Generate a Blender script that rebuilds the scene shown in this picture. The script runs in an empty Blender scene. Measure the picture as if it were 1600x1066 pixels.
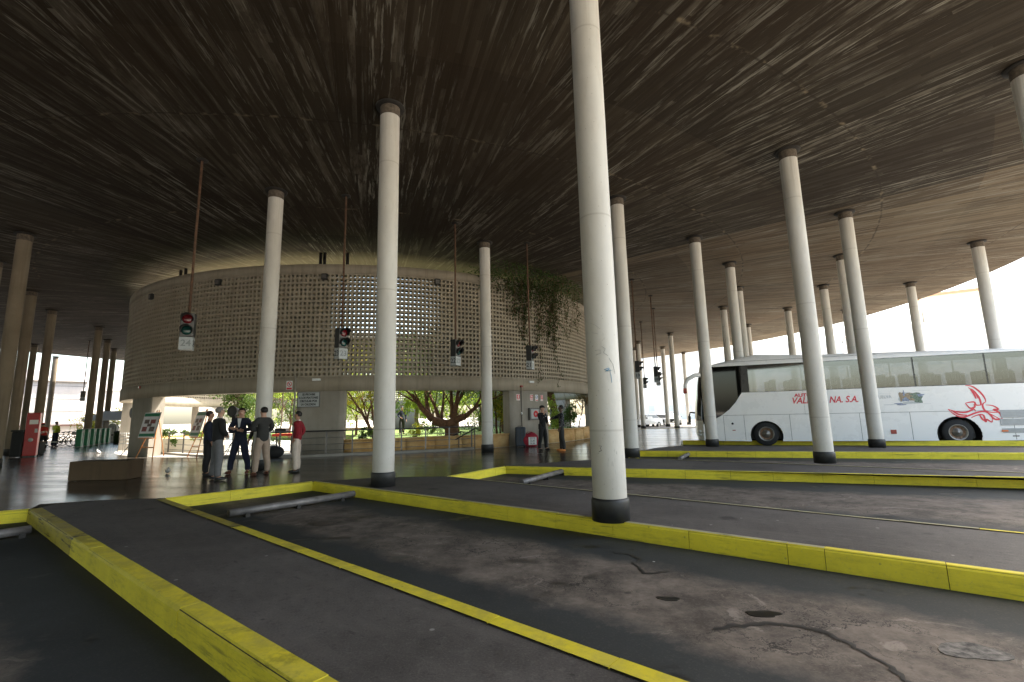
import bpy, bmesh, math, random
from math import sin, cos, pi, radians, atan2, hypot, sqrt
from mathutils import Vector, Matrix

scene = bpy.context.scene
C = scene.collection
RND = random.Random(7)

# ------------------------------------------------------------------ camera model and measured layout
F, PT, RL, H, ZC = 740.0, radians(8.96), radians(-1.33), 1.40, 8.776
ROADZ = -0.20
DC, DR = Vector((-9.04, 33.7)), 14.54          # drum centre, outer radius
RC, RR = Vector((-10.1, 37.6)), 39.0           # canopy centre, radius


def ray(px, py):
    x, y = (px - 800) / F, (533 - py) / F
    c, s = cos(RL), sin(RL)
    u0, u1 = c * x - s * y, s * x + c * y
    return Vector((u0, cos(PT) - sin(PT) * u1, sin(PT) + cos(PT) * u1))


def G(px, py, z=0.0):
    d = ray(px, py)
    t = (z - H) / d.z
    return Vector((d.x * t, d.y * t))


def atY(px, py, Y):
    d = ray(px, py)
    t = Y / d.y
    return Vector((d.x * t, Y, H + d.z * t))


def zat(px, py, xy):
    d = ray(px, py)
    return H + d.z * hypot(xy[0], xy[1]) / hypot(d.x, d.y)


def on_drum(px, py, r=DR):
    """angle on the drum's near face and height, for a sight line"""
    d = ray(px, py)
    a = d.x * d.x + d.y * d.y
    b = -2 * (d.x * DC.x + d.y * DC.y)
    c = DC.x ** 2 + DC.y ** 2 - r * r
    disc = b * b - 4 * a * c
    t = (-b - sqrt(max(0, disc))) / (2 * a)
    x, y = d.x * t - DC.x, d.y * t - DC.y
    return atan2(y, x), H + d.z * t


def dpt(ang, r):
    return Vector((DC.x + r * cos(ang), DC.y + r * sin(ang)))


# ------------------------------------------------------------------ materials
def nd(nt, typ, **kw):
    n = nt.nodes.new(typ)
    for k, v in kw.items():
        setattr(n, k, v)
    return n


class NB:
    """small node-building helper"""
    def __init__(self, name):
        self.m = bpy.data.materials.new(name)
        self.m.use_nodes = True
        self.nt = self.m.node_tree
        self.bsdf = self.nt.nodes['Principled BSDF']
        self.out = self.nt.nodes['Material Output']

    def link(self, a, b):
        self.nt.links.new(a, b)

    def set(self, sock, v):
        if hasattr(v, 'is_linked') or isinstance(v, bpy.types.NodeSocket):
            self.link(v, sock)
        else:
            sock.default_value = v

    def math(self, op, a, b=0.0, c=0.0, clamp=False):
        n = nd(self.nt, 'ShaderNodeMath', operation=op, use_clamp=clamp)
        self.set(n.inputs[0], a); self.set(n.inputs[1], b)
        if op in ('MULTIPLY_ADD', 'SMOOTH_MIN', 'COMPARE'):
            self.set(n.inputs[2], c)
        return n.outputs[0]

    def noise(self, vec=None, scale=5.0, detail=4.0, rough=0.55, dist=0.0):
        n = nd(self.nt, 'ShaderNodeTexNoise')
        if vec is not None:
            self.link(vec, n.inputs['Vector'])
        n.inputs['Scale'].default_value = scale
        n.inputs['Detail'].default_value = detail
        n.inputs['Roughness'].default_value = rough
        n.inputs['Distortion'].default_value = dist
        return n.outputs['Fac']

    def voro(self, vec, scale, feature='F1', rand=1.0):
        n = nd(self.nt, 'ShaderNodeTexVoronoi', feature=feature)
        if vec is not None:
            self.link(vec, n.inputs['Vector'])
        n.inputs['Scale'].default_value = scale
        n.inputs['Randomness'].default_value = rand
        return n.outputs['Distance']

    def ramp(self, fac, stops):
        n = nd(self.nt, 'ShaderNodeValToRGB')
        self.link(fac, n.inputs[0])
        el = n.color_ramp.elements
        while len(el) < len(stops):
            el.new(0.5)
        for e, (p, c) in zip(el, stops):
            e.position = p
            e.color = (c, c, c, 1) if isinstance(c, (int, float)) else (*c, 1)
        return n.outputs[0]

    def mix(self, fac, a, b, mode='MIX'):
        n = nd(self.nt, 'ShaderNodeMix', data_type='RGBA', blend_type=mode)
        self.set(n.inputs[0], fac)
        self.set(n.inputs[6], (*a, 1) if isinstance(a, tuple) and len(a) == 3 else a)
        self.set(n.inputs[7], (*b, 1) if isinstance(b, tuple) and len(b) == 3 else b)
        return n.outputs[2]

    def vec(self, x, y, z):
        n = nd(self.nt, 'ShaderNodeCombineXYZ')
        for i, v in enumerate((x, y, z)):
            self.set(n.inputs[i], v)
        return n.outputs[0]

    def sep(self, v):
        n = nd(self.nt, 'ShaderNodeSeparateXYZ')
        self.link(v, n.inputs[0])
        return n.outputs

    def pos(self):
        return nd(self.nt, 'ShaderNodeNewGeometry').outputs['Position']

    def obj(self):
        return nd(self.nt, 'ShaderNodeTexCoord').outputs['Object']

    def uv(self):
        return nd(self.nt, 'ShaderNodeTexCoord').outputs['UV']

    def scale(self, v, s):
        n = nd(self.nt, 'ShaderNodeVectorMath', operation='MULTIPLY')
        self.link(v, n.inputs[0])
        n.inputs[1].default_value = s
        return n.outputs[0]

    def bump(self, h, strength=0.3, dist=0.02):
        n = nd(self.nt, 'ShaderNodeBump')
        n.inputs['Strength'].default_value = strength
        n.inputs['Distance'].default_value = dist
        self.link(h, n.inputs['Height'])
        self.link(n.outputs[0], self.bsdf.inputs['Normal'])

    def fin(self, color=None, rough=None, metal=None, spec=None, **kw):
        b = self.bsdf
        if color is not None:
            self.set(b.inputs['Base Color'], (*color, 1) if isinstance(color, tuple) else color)
        if rough is not None:
            self.set(b.inputs['Roughness'], rough)
        if metal is not None:
            self.set(b.inputs['Metallic'], metal)
        if spec is not None:
            self.set(b.inputs['Specular IOR Level'], spec)
        for k, v in kw.items():
            self.set(b.inputs[k], v)
        return self.m


M = {}


def simple(name, col, rough=0.6, var=0.12, scale=6.0, metal=0.0, bump=0.0, spec=0.5, coord='obj', **kw):
    """plain surface with a mild procedural unevenness"""
    n = NB(name)
    v = n.obj() if coord == 'obj' else n.pos()
    f = n.noise(v, scale, 5.0, 0.6)
    lo = tuple(max(0, c * (1 - var)) for c in col)
    hi = tuple(min(1, c * (1 + var)) for c in col)
    c = n.mix(n.ramp(f, [(0.3, 0.0), (0.7, 1.0)]), lo, hi)
    r = n.math('ADD', n.math('MULTIPLY', f, 0.16), rough - 0.08)
    if bump:
        n.bump(n.noise(v, scale * 6, 3), bump, 0.01)
    M[name] = n.fin(c, r, metal, spec, **kw)
    return M[name]


def concrete(name, base, dark, rough=0.85, board=0.0, streak=0.5, pits=True):
    """cast concrete with soft blotches, rain streaks and pits"""
    n = NB(name)
    p = n.pos()
    a = n.noise(p, 0.9, 6, 0.65)
    st = n.noise(n.scale(p, (7.0, 7.0, 0.35)), 1.0, 4, 0.6)
    c = n.mix(n.ramp(a, [(0.3, 0.0), (0.72, 1.0)]), dark, base)
    c = n.mix(n.math('MULTIPLY', n.ramp(st, [(0.5, 0.0), (0.75, 1.0)]), streak), c, tuple(x * 0.62 for x in dark))
    h = n.noise(p, 14, 5, 0.6)
    if pits:
        v = n.voro(p, 9.0)
        c = n.mix(n.ramp(v, [(0.03, 1.0), (0.07, 0.0)]), c, tuple(x * 0.45 for x in dark))
    n.bump(h, 0.12, 0.01)
    M[name] = n.fin(c, rough, 0, 0.3)
    return M[name]


concrete('drum_concrete', (0.37, 0.325, 0.255), (0.28, 0.24, 0.18))
concrete('pier_concrete', (0.36, 0.33, 0.28), (0.28, 0.25, 0.205), streak=0.3)
concrete('bench_concrete', (0.13, 0.088, 0.052), (0.085, 0.056, 0.032), streak=0.4)
concrete('column_dark_brown', (0.25, 0.205, 0.15), (0.175, 0.14, 0.098), streak=0.5)  # darker, browner shaft colour for the columns at the left
concrete('plaster_white', (0.82, 0.80, 0.77), (0.74, 0.71, 0.68), streak=0.25, pits=False)
concrete('plaster_cream', (0.80, 0.74, 0.64), (0.72, 0.66, 0.56), streak=0.25, pits=False)
concrete('panel_wall', (0.66, 0.62, 0.60), (0.60, 0.56, 0.54), streak=0.2, pits=False)
concrete('step_stone', (0.33, 0.31, 0.28), (0.25, 0.23, 0.2), streak=0.2)
concrete('fascia_concrete', (0.34, 0.30, 0.25), (0.24, 0.2, 0.16), streak=0.6)


def m_stone():
    n = NB('ochre_stone')
    p = n.pos()
    a = n.noise(p, 1.3, 6, 0.65)
    b = n.noise(n.scale(p, (3, 3, 14)), 1.0, 4, 0.6)
    c = n.mix(n.ramp(a, [(0.35, 0.0), (0.68, 1.0)]), (0.50, 0.28, 0.09), (0.66, 0.46, 0.22))
    c = n.mix(n.math('MULTIPLY', n.ramp(b, [(0.45, 0.0), (0.75, 1.0)]), 0.5), c, (0.36, 0.2, 0.08))
    n.bump(b, 0.15, 0.01)
    M['ochre_stone'] = n.fin(c, 0.8, 0, 0.3)


m_stone()


def m_column():
    n = NB('column_paint')
    p = n.pos()
    o = n.obj()
    z = n.sep(p)[2]
    a = n.noise(n.scale(p, (1.2, 1.2, 0.5)), 1.0, 6, 0.65)
    c = n.mix(n.ramp(a, [(0.3, 0.0), (0.7, 1.0)]), (0.52, 0.495, 0.45), (0.655, 0.635, 0.59))
    fine = n.noise(n.scale(o, (5, 5, 1.2)), 2.0, 6, 0.7)
    c = n.mix(n.math('MULTIPLY', n.ramp(fine, [(0.55, 0.0), (0.8, 1.0)]), 0.35), c, (0.40, 0.37, 0.32))
    # scuffs at hand and bumper height, dirt near the foot
    sc = n.noise(n.scale(p, (22, 22, 5)), 1.0, 5, 0.75, 1.5)
    band = n.ramp(n.math('DIVIDE', z, 9.0), [(0.0, 1.0), (0.10, 0.75), (0.30, 0.35), (0.42, 0.0)])
    c = n.mix(n.math('MULTIPLY', n.ramp(sc, [(0.62, 0.0), (0.68, 0.8)]), n.math('MULTIPLY', band, 0.8)), c, (0.17, 0.16, 0.15))
    sp = n.voro(n.scale(p, (1, 1, 1)), 11.0)
    c = n.mix(n.math('MULTIPLY', n.ramp(sp, [(0.05, 1.0), (0.085, 0.0)]), 0.7), c, (0.25, 0.22, 0.19))
    foot = n.ramp(n.math('ADD', z, n.math('MULTIPLY', n.noise(p, 3, 4), 0.6)), [(0.35, 1.0), (1.0, 0.0)])
    c = n.mix(n.math('MULTIPLY', foot, 0.4), c, (0.33, 0.28, 0.22))
    # streaks running down from the head
    top = n.ramp(n.math('DIVIDE', z, 9.0), [(0.72, 0.0), (0.97, 1.0)])
    stk = n.noise(n.scale(o, (16, 16, 0.5)), 1.0, 4, 0.6)
    c = n.mix(n.math('MULTIPLY', n.math('MULTIPLY', n.ramp(stk, [(0.42, 0.0), (0.7, 1.0)]), top), 0.5), c, (0.30, 0.25, 0.185))
    # casting joints
    jz = n.math('ABSOLUTE', n.math('SUBTRACT', n.math('FRACT', n.math('DIVIDE', n.math('ADD', z, 0.35), 3.05)), 0.5))
    c = n.mix(n.math('MULTIPLY', n.ramp(jz, [(0.0, 1.0), (0.006, 0.0)]), 0.45), c, (0.30, 0.27, 0.23))
    n.bump(n.noise(p, 25, 4), 0.08, 0.01)
    M['column_paint'] = n.fin(c, 0.62, 0, 0.35)


m_column()
simple('black_paint', (0.018, 0.018, 0.018), 0.5, 0.35, 9)
simple('collar_rust', (0.10, 0.08, 0.06), 0.9, 0.5, 14)
simple('dark_cap', (0.02, 0.017, 0.014), 0.9, 0.3, 10)


def m_ceiling():
    n = NB('board_marked_concrete')
    p = n.pos()
    s = n.sep(p)
    x = n.math('SUBTRACT', s[0], DC.x)
    y = n.math('SUBTRACT', s[1], DC.y)
    r = n.math('SQRT', n.math('ADD', n.math('MULTIPLY', x, x), n.math('MULTIPLY', y, y)))
    ang = n.math('ARCTAN2', y, x)
    N = 34.0
    q = n.math('ADD', n.math('MULTIPLY', ang, N / (2 * pi)), 50.37)
    si = n.math('FLOOR', q)
    fr = n.math('SUBTRACT', n.math('SUBTRACT', q, si), 0.5)
    la = n.math('MULTIPLY', fr, 2 * pi / N)
    al = n.math('MULTIPLY', r, n.math('COSINE', la))
    ac = n.math('MULTIPLY', r, n.math('SINE', la))
    off = n.math('MULTIPLY', si, 7.31)
    # boards
    bi = n.math('FLOOR', n.math('DIVIDE', ac, 0.115))
    w = nd(n.nt, 'ShaderNodeTexWhiteNoise', noise_dimensions='2D')
    n.link(n.vec(bi, n.math('ADD', off, n.math('FLOOR', n.math('DIVIDE', n.math('ADD', al, n.math('MULTIPLY', n.math('FRACT', n.math('MULTIPLY', bi, 0.618)), 3.0)), 3.0))), 0.0), w.inputs[0])
    bt = w.outputs[0]
    bf = n.math('ABSOLUTE', n.math('SUBTRACT', n.math('FRACT', n.math('DIVIDE', ac, 0.115)), 0.5))
    line = n.ramp(bf, [(0.43, 0.0), (0.5, 1.0)])
    base = n.mix(n.math('MULTIPLY', bt, 0.75), (0.056, 0.043, 0.027), (0.118, 0.095, 0.066))
    big = n.noise(p, 0.16, 5, 0.6)
    base = n.mix(n.math('MULTIPLY', n.ramp(big, [(0.35, 0.0), (0.65, 1.0)]), 0.55), base, (0.06, 0.036, 0.019))
    ws = nd(n.nt, 'ShaderNodeTexWhiteNoise', noise_dimensions='1D')
    n.link(si, ws.inputs['W'])
    ri = n.math('FLOOR', n.math('DIVIDE', r, 5.2))
    ws2 = nd(n.nt, 'ShaderNodeTexWhiteNoise', noise_dimensions='2D')
    n.link(n.vec(si, ri, 0.0), ws2.inputs[0])
    tone = n.math('ADD', n.math('MULTIPLY', ws2.outputs[0], 0.45), 0.68)
    # sectors in this angle range get a paler tone than the rest
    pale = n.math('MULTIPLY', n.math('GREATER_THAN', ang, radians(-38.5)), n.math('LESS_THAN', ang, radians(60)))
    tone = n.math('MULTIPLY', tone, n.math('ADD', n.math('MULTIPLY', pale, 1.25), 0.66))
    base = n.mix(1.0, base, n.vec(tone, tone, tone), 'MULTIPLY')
    # peeling grey laitance, stretched along the boards
    sv = n.vec(n.math('MULTIPLY', al, 0.5), n.math('MULTIPLY', ac, 8.5), off)
    st = n.noise(sv, 1.0, 7, 0.68)
    sv2 = n.vec(n.math('MULTIPLY', al, 1.5), n.math('MULTIPLY', ac, 22.0), off)
    st2 = n.noise(sv2, 1.0, 5, 0.7)
    patch = n.noise(n.vec(n.math('MULTIPLY', al, 0.13), n.math('MULTIPLY', ac, 0.45), off), 1.0, 4, 0.6)
    mask = n.ramp(patch, [(0.36, 0.0), (0.62, 1.0)])
    k = n.ramp(n.math('ADD', n.math('MULTIPLY', st, 0.75), n.math('MULTIPLY', st2, 0.36)), [(0.59, 0.0), (0.65, 1.0)])
    c = n.mix(n.math('MULTIPLY', n.math('MULTIPLY', k, mask), 0.85), base, (0.29, 0.272, 0.228))
    # single boards that left a paler skin, broken along their length
    brk = n.ramp(n.noise(n.vec(n.math('MULTIPLY', al, 0.7), n.math('MULTIPLY', ac, 3.0), n.math('ADD', off, 9.1)), 1.0, 7, 0.72), [(0.46, 0.0), (0.58, 1.0)])
    pb = n.math('MULTIPLY', n.math('MULTIPLY', n.ramp(bt, [(0.55, 0.0), (0.9, 1.0)]), brk), n.math('ADD', n.math('MULTIPLY', mask, 0.75), 0.1))
    c = n.mix(n.math('MULTIPLY', pb, 0.55), c, (0.25, 0.225, 0.18))
    dk = n.ramp(n.noise(n.vec(n.math('MULTIPLY', al, 0.3), n.math('MULTIPLY', ac, 5.0), n.math('ADD', off, 3.3)), 1.0, 6, 0.65), [(0.52, 0.0), (0.66, 1.0)])
    c = n.mix(n.math('MULTIPLY', dk, 0.6), c, (0.026, 0.017, 0.009))
    c = n.mix(n.math('MULTIPLY', line, 0.35), c, (0.05, 0.035, 0.022))
    # ring joints with efflorescence
    wob = n.math('MULTIPLY', n.noise(p, 1.6, 4), 0.10)
    rj = n.math('ABSOLUTE', n.math('SUBTRACT', n.math('FRACT', n.math('DIVIDE', n.math('ADD', r, wob), 5.2)), 0.5))
    c = n.mix(n.math('MULTIPLY', n.ramp(rj, [(0.0, 1.0), (0.009, 0.0)]), 0.75), c, (0.03, 0.022, 0.015))
    se = n.math('MULTIPLY', n.math('SUBTRACT', 0.5, n.math('ABSOLUTE', fr)), n.math('MULTIPLY', r, 2 * pi / N))
    c = n.mix(n.math('MULTIPLY', n.ramp(se, [(0.0, 1.0), (0.05, 0.0)]), 0.6), c, (0.03, 0.022, 0.015))
    ef = n.ramp(n.noise(p, 2.5, 4), [(0.52, 0.0), (0.66, 1.0)])
    c = n.mix(n.math('MULTIPLY', n.math('MULTIPLY', n.ramp(rj, [(0.004, 1.0), (0.013, 0.0)]), ef), 0.5), c, (0.36, 0.29, 0.19))
    # daylight glow on the soffit round the courtyard opening, painted into the colour
    c = n.mix(n.math('MULTIPLY', n.ramp(n.math('DIVIDE', r, 20.0), [(0.625, 1.0), (0.69, 0.0)]), n.math('ADD', n.math('MULTIPLY', k, 0.2), 0.55)), c, (0.36, 0.305, 0.195))
    n.bump(n.math('ADD', n.math('MULTIPLY', bt, 0.5), n.math('SUBTRACT', n.math('MULTIPLY', k, 0.4), line)), 0.25, 0.012)
    M['ceiling'] = n.fin(c, 0.9, 0, 0.2)


m_ceiling()


def m_asphalt():
    n = NB('platform_asphalt')
    p = n.pos()
    a = n.noise(p, 0.7, 7, 0.7)
    c = n.mix(n.ramp(a, [(0.34, 0.0), (0.68, 1.0)]), (0.058, 0.052, 0.049), (0.135, 0.122, 0.113))
    g = n.noise(p, 70, 3, 0.6)
    c = n.mix(n.ramp(g, [(0.52, 0.0), (0.72, 0.55)]), c, (0.17, 0.155, 0.14))
    c = n.mix(n.ramp(g, [(0.30, 0.6), (0.42, 0.0)]), c, (0.03, 0.027, 0.026))
    wob = n.math('MULTIPLY', n.noise(p, 6, 4), 0.16)
    sp = n.voro(p, 0.95)
    c = n.mix(n.math('MULTIPLY', n.ramp(n.math('ADD', sp, wob), [(0.15, 1.0), (0.21, 0.0)]), 0.75), c, (0.022, 0.02, 0.019))
    gum = n.voro(p, 2.7)
    c = n.mix(n.math('MULTIPLY', n.ramp(gum, [(0.04, 1.0), (0.055, 0.0)]), 0.8), c, (0.34, 0.33, 0.31))
    gd = n.voro(n.scale(p, (1.0, 1.0, 1.0)), 3.9)
    c = n.mix(n.math('MULTIPLY', n.ramp(gd, [(0.045, 1.0), (0.07, 0.0)]), 0.6), c, (0.024, 0.022, 0.021))
    mt = n.noise(p, 11, 5, 0.7)
    c = n.mix(n.ramp(mt, [(0.56, 0.0), (0.70, 0.5)]), c, (0.17, 0.155, 0.143))
    c = n.mix(n.ramp(mt, [(0.32, 0.55), (0.44, 0.0)]), c, (0.032, 0.029, 0.027))
    rot = nd(n.nt, 'ShaderNodeMapping')
    rot.inputs['Rotation'].default_value = (0, 0, 0.7)
    n.link(p, rot.inputs['Vector'])
    sw = n.noise(n.scale(rot.outputs[0], (0.5, 5.0, 1.0)), 1.0, 7, 0.7)
    c = n.mix(n.math('MULTIPLY', n.ramp(sw, [(0.52, 0.0), (0.68, 1.0)]), 0.45), c, (0.135, 0.122, 0.112))
    dk = n.noise(n.scale(rot.outputs[0], (1.2, 7.0, 1.0)), 1.0, 5, 0.65)
    c = n.mix(n.math('MULTIPLY', n.ramp(dk, [(0.66, 0.0), (0.7, 1.0)]), 0.6), c, (0.025, 0.023, 0.022))
    n.bump(g, 0.3, 0.004)
    M['platform_asphalt'] = n.fin(c, n.math('ADD', n.math('MULTIPLY', a, 0.2), 0.58), 0, 0.35)


m_asphalt()


def m_bay():
    """bus bay: grey-brown worn middle strip with cracks, black tyre lanes either side (UV: x metres along, y 0..1 across)"""
    n = NB('bay_asphalt')
    p = n.pos()
    uv = n.sep(n.uv())
    a = n.noise(p, 1.1, 6, 0.68)
    wob = n.math('MULTIPLY', n.math('SUBTRACT', n.noise(p, 0.9, 6, 0.7), 0.5), 0.34)
    d = n.math('ABSOLUTE', n.math('ADD', n.math('SUBTRACT', uv[1], 0.49), wob))
    mid = n.ramp(d, [(0.17, 1.0), (0.27, 0.0)])
    dark = n.mix(a, (0.019, 0.0215, 0.0225), (0.052, 0.057, 0.058))
    g = n.noise(p, 60, 3, 0.6)
    b = n.noise(p, 2.6, 8, 0.75)
    worn = n.mix(n.ramp(b, [(0.38, 0.0), (0.64, 1.0)]), (0.068, 0.055, 0.046), (0.225, 0.186, 0.155))
    c = n.mix(n.math('MULTIPLY', mid, 0.95), dark, worn)
    c = n.mix(n.math('MULTIPLY', n.ramp(g, [(0.54, 0.0), (0.72, 0.5)]), n.math('ADD', n.math('MULTIPLY', mid, .7), .3)), c, (0.2, 0.18, 0.155))
    # curling cracks and flaked edges
    wp = nd(n.nt, 'ShaderNodeVectorMath', operation='ADD')
    nz = nd(n.nt, 'ShaderNodeTexNoise')
    n.link(p, nz.inputs['Vector']); nz.inputs['Scale'].default_value = 2.4; nz.inputs['Detail'].default_value = 7; nz.inputs['Roughness'].default_value = 0.7
    n.link(p, wp.inputs[0]); n.link(n.scale(nz.outputs['Color'], (1.1, 1.1, 0.0)), wp.inputs[1])
    crm = n.ramp(n.noise(p, 0.6, 4), [(0.42, 0.0), (0.58, 1.0)])
    cr = n.voro(wp.outputs[0], 2.1, 'DISTANCE_TO_EDGE')
    c = n.mix(n.math('MULTIPLY', n.math('MULTIPLY', n.ramp(cr, [(0.02, 0.0), (0.03, 0.8), (0.06, 0.0)]), crm), n.math('MULTIPLY', mid, 0.55)), c, (0.26, 0.225, 0.19))
    c = n.mix(n.math('MULTIPLY', n.math('MULTIPLY', n.ramp(cr, [(0.008, 1.0), (0.03, 0.0)]), crm), n.math('MULTIPLY', mid, 0.9)), c, (0.012, 0.010, 0.009))
    fl = n.ramp(n.noise(p, 1.5, 9, 0.78, 1.2), [(0.58, 0.0), (0.62, 1.0)])
    c = n.mix(n.math('MULTIPLY', n.math('MULTIPLY', fl, mid), 0.55), c, (0.33, 0.285, 0.245))
    oil = n.ramp(n.noise(n.scale(p, (1.0, 1.4, 1)), 1.2, 5, 0.6), [(0.60, 0.0), (0.68, 1.0)])
    c = n.mix(n.math('MULTIPLY', oil, 0.85), c, (0.012, 0.011, 0.011))
    drip = n.voro(p, 2.3)
    c = n.mix(n.math('MULTIPLY', n.ramp(n.math('ADD', drip, n.math('MULTIPLY', n.noise(p, 8, 3), .1)), [(0.10, 1.0), (0.14, 0.0)]), 0.7), c, (0.014, 0.013, 0.012))
    lit = n.voro(p, 1.6)
    c = n.mix(n.ramp(lit, [(0.018, 1.0), (0.026, 0.0)]), c, (0.5, 0.49, 0.47))
    n.bump(n.math('ADD', n.math('MULTIPLY', g, 0.4), n.math('MULTIPLY', cr, 0.5)), 0.35, 0.006)
    M['bay_asphalt'] = n.fin(c, n.math('SUBTRACT', 0.72, n.math('MULTIPLY', oil, 0.3)), 0, 0.35)


m_bay()


def m_polished():
    n = NB('polished_floor')
    p = n.pos()
    a = n.noise(p, 0.6, 6, 0.65)
    c = n.mix(n.ramp(a, [(0.35, 0.0), (0.7, 1.0)]), (0.040, 0.035, 0.028), (0.070, 0.060, 0.048))
    rot = nd(n.nt, 'ShaderNodeMapping')
    rot.inputs['Rotation'].default_value = (0, 0, 0.25)
    n.link(p, rot.inputs['Vector'])
    s = n.noise(n.scale(rot.outputs[0], (0.22, 1.8, 1)), 1.0, 5, 0.6)
    r = n.ramp(n.math('ADD', n.math('MULTIPLY', s, 0.6), n.math('MULTIPLY', a, 0.4)), [(0.3, 0.13), (0.7, 0.30)])
    sp = n.voro(p, 2.1)
    c = n.mix(n.math('MULTIPLY', n.ramp(sp, [(0.04, 1.0), (0.07, 0.0)]), 0.4), c, (0.03, 0.028, 0.026))
    n.bump(n.noise(n.scale(rot.outputs[0], (0.5, 3.0, 1)), 1.4, 4), 0.05, 0.01)
    M['polished_floor'] = n.fin(c, r, 0, 0.5)


m_polished()


def m_kerb(name, col, grime, wear):
    n = NB(name)
    p = n.pos()
    nz_ = n.sep(nd(n.nt, 'ShaderNodeNewGeometry').outputs['Normal'])[2]
    up = n.ramp(nz_, [(0.5, 0.0), (0.8, 1.0)])
    a = n.noise(p, 2.2, 7, 0.7)
    c = n.mix(n.ramp(a, [(0.3, 0.0), (0.7, 1.0)]), tuple(x * 0.78 for x in col), col)
    g = n.noise(n.scale(p, (1, 1, 5)), 2.6, 9, 0.78)
    c = n.mix(n.math('MULTIPLY', n.ramp(g, [(0.5, 0.0), (0.66, 1.0)]), grime), c, (0.17, 0.135, 0.04))
    f = n.noise(p, 38, 5, 0.75)
    c = n.mix(n.math('MULTIPLY', n.ramp(f, [(0.56, 0.0), (0.68, 1.0)]), wear), c, (0.22, 0.20, 0.16))
    # foot dust on the tread
    c = n.mix(n.math('MULTIPLY', n.math('MULTIPLY', up, n.ramp(n.noise(p, 5, 6, 0.7), [(0.4, 0.0), (0.65, 1.0)])), wear * 1.1), c, (0.26, 0.235, 0.15))
    # tyre scuffs along the face
    sc = n.noise(n.scale(p, (0.9, 0.9, 16)), 1.3, 6, 0.7)
    patch = n.ramp(n.noise(p, 0.8, 3), [(0.42, 0.0), (0.58, 1.0)])
    c = n.mix(n.math('MULTIPLY', n.math('MULTIPLY', n.ramp(sc, [(0.55, 0.0), (0.62, 1.0)]), patch), min(1, grime * 1.6)), c, (0.03, 0.028, 0.02))
    ch = n.voro(p, 6.0)
    c = n.mix(n.math('MULTIPLY', n.ramp(n.math('ADD', ch, n.math('MULTIPLY', n.noise(p, 20, 4), .25)), [(0.17, 1.0), (0.2, 0.0)]), wear * 1.5), c, (0.10, 0.095, 0.085))
    n.bump(f, 0.3, 0.004)
    M[name] = n.fin(c, 0.6, 0, 0.35)


m_kerb('yellow_paint', (0.88, 0.735, 0.045), 0.28, 0.26)
m_kerb('yellow_faded', (0.50, 0.40, 0.035), 0.6, 0.5)
m_kerb('yellow_bright', (0.90, 0.755, 0.055), 0.22, 0.25)
m_kerb('kerb_dusty', (0.50, 0.46, 0.28), 0.3, 0.4)
simple('kerb_joint', (0.07, 0.06, 0.02), 0.9)
simple('ground_out', (0.50, 0.45, 0.37), 0.85, 0.15, 0.4, coord='pos')
simple('bounce_absorber', (0.075, 0.072, 0.068), 0.75, 0.25, 0.6, coord='pos')
simple('road_out', (0.26, 0.24, 0.21), 0.75, 0.25, 0.6, coord='pos')
simple('garden_grass', (0.115, 0.17, 0.035), 0.9, 0.45, 2.5, coord='pos', bump=0.4)
simple('patio_floor', (0.45, 0.43, 0.40), 0.35, 0.1, 0.8, coord='pos')
simple('rail_metal', (0.16, 0.15, 0.14), 0.42, 0.2, 10, metal=0.7)
simple('rail_dark', (0.035, 0.032, 0.03), 0.45, 0.2, 10, metal=0.4)
simple('pipe_steel', (0.20, 0.185, 0.18), 0.5, 0.4, 5, metal=0.35)
simple('rust_pole', (0.115, 0.062, 0.036), 0.8, 0.5, 7)
simple('signal_grey', (0.13, 0.125, 0.115), 0.55, 0.15, 8)
simple('signal_dark', (0.018, 0.018, 0.017), 0.55, 0.3, 8)
simple('plate_white', (0.40, 0.42, 0.42), 0.5, 0.08, 6)
simple('plate_text', (0.22, 0.235, 0.235), 0.6, 0.1)
simple('ink_black', (0.015, 0.015, 0.016), 0.6, 0.1)
simple('lens_red', (0.13, 0.008, 0.012), 0.15, 0.2, 30)
simple('lens_green', (0.006, 0.045, 0.04), 0.15, 0.2, 30)
simple('sign_white', (0.78, 0.78, 0.76), 0.45, 0.05)
simple('sign_red', (0.62, 0.03, 0.035), 0.45, 0.1)
simple('sign_blue', (0.12, 0.14, 0.35), 0.5, 0.1)
simple('sign_frame', (0.10, 0.10, 0.10), 0.5, 0.1)
simple('bus_white', (0.82, 0.81, 0.79), 0.28, 0.012, 1.5, spec=0.5)
simple('bus_seam', (0.10, 0.10, 0.10), 0.6, 0.1)
simple('bus_red', (0.66, 0.025, 0.05), 0.35, 0.08)
simple('bus_black', (0.012, 0.012, 0.013), 0.25, 0.2)
simple('bus_grille', (0.40, 0.41, 0.42), 0.45, 0.1, 4)
simple('bus_inside', (0.20, 0.20, 0.20), 0.8, 0.2)
simple('seat_cloth', (0.05, 0.055, 0.075), 0.9, 0.2)
simple('head_cover', (0.78, 0.77, 0.74), 0.85, 0.05)
simple('tyre', (0.016, 0.016, 0.016), 0.8, 0.3, 8)
simple('window_pale', (0.58, 0.60, 0.61), 0.2, 0.1, 0.5)
simple('rim_steel', (0.30, 0.285, 0.26), 0.4, 0.2, 8, metal=0.8)
simple('rim_rust', (0.22, 0.14, 0.09), 0.6, 0.4, 9, metal=0.5)
simple('amber', (0.7, 0.16, 0.02), 0.3, 0.1)
simple('marker_red', (0.32, 0.035, 0.02), 0.3, 0.2)
simple('lamp_glass', (0.7, 0.72, 0.72), 0.12, 0.1)
simple('skin_light', (0.50, 0.29, 0.20), 0.55, 0.08, 30)
simple('skin_tan', (0.36, 0.19, 0.12), 0.55, 0.08, 30)
simple('skin_dark', (0.10, 0.055, 0.035), 0.55, 0.08, 30)
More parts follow.
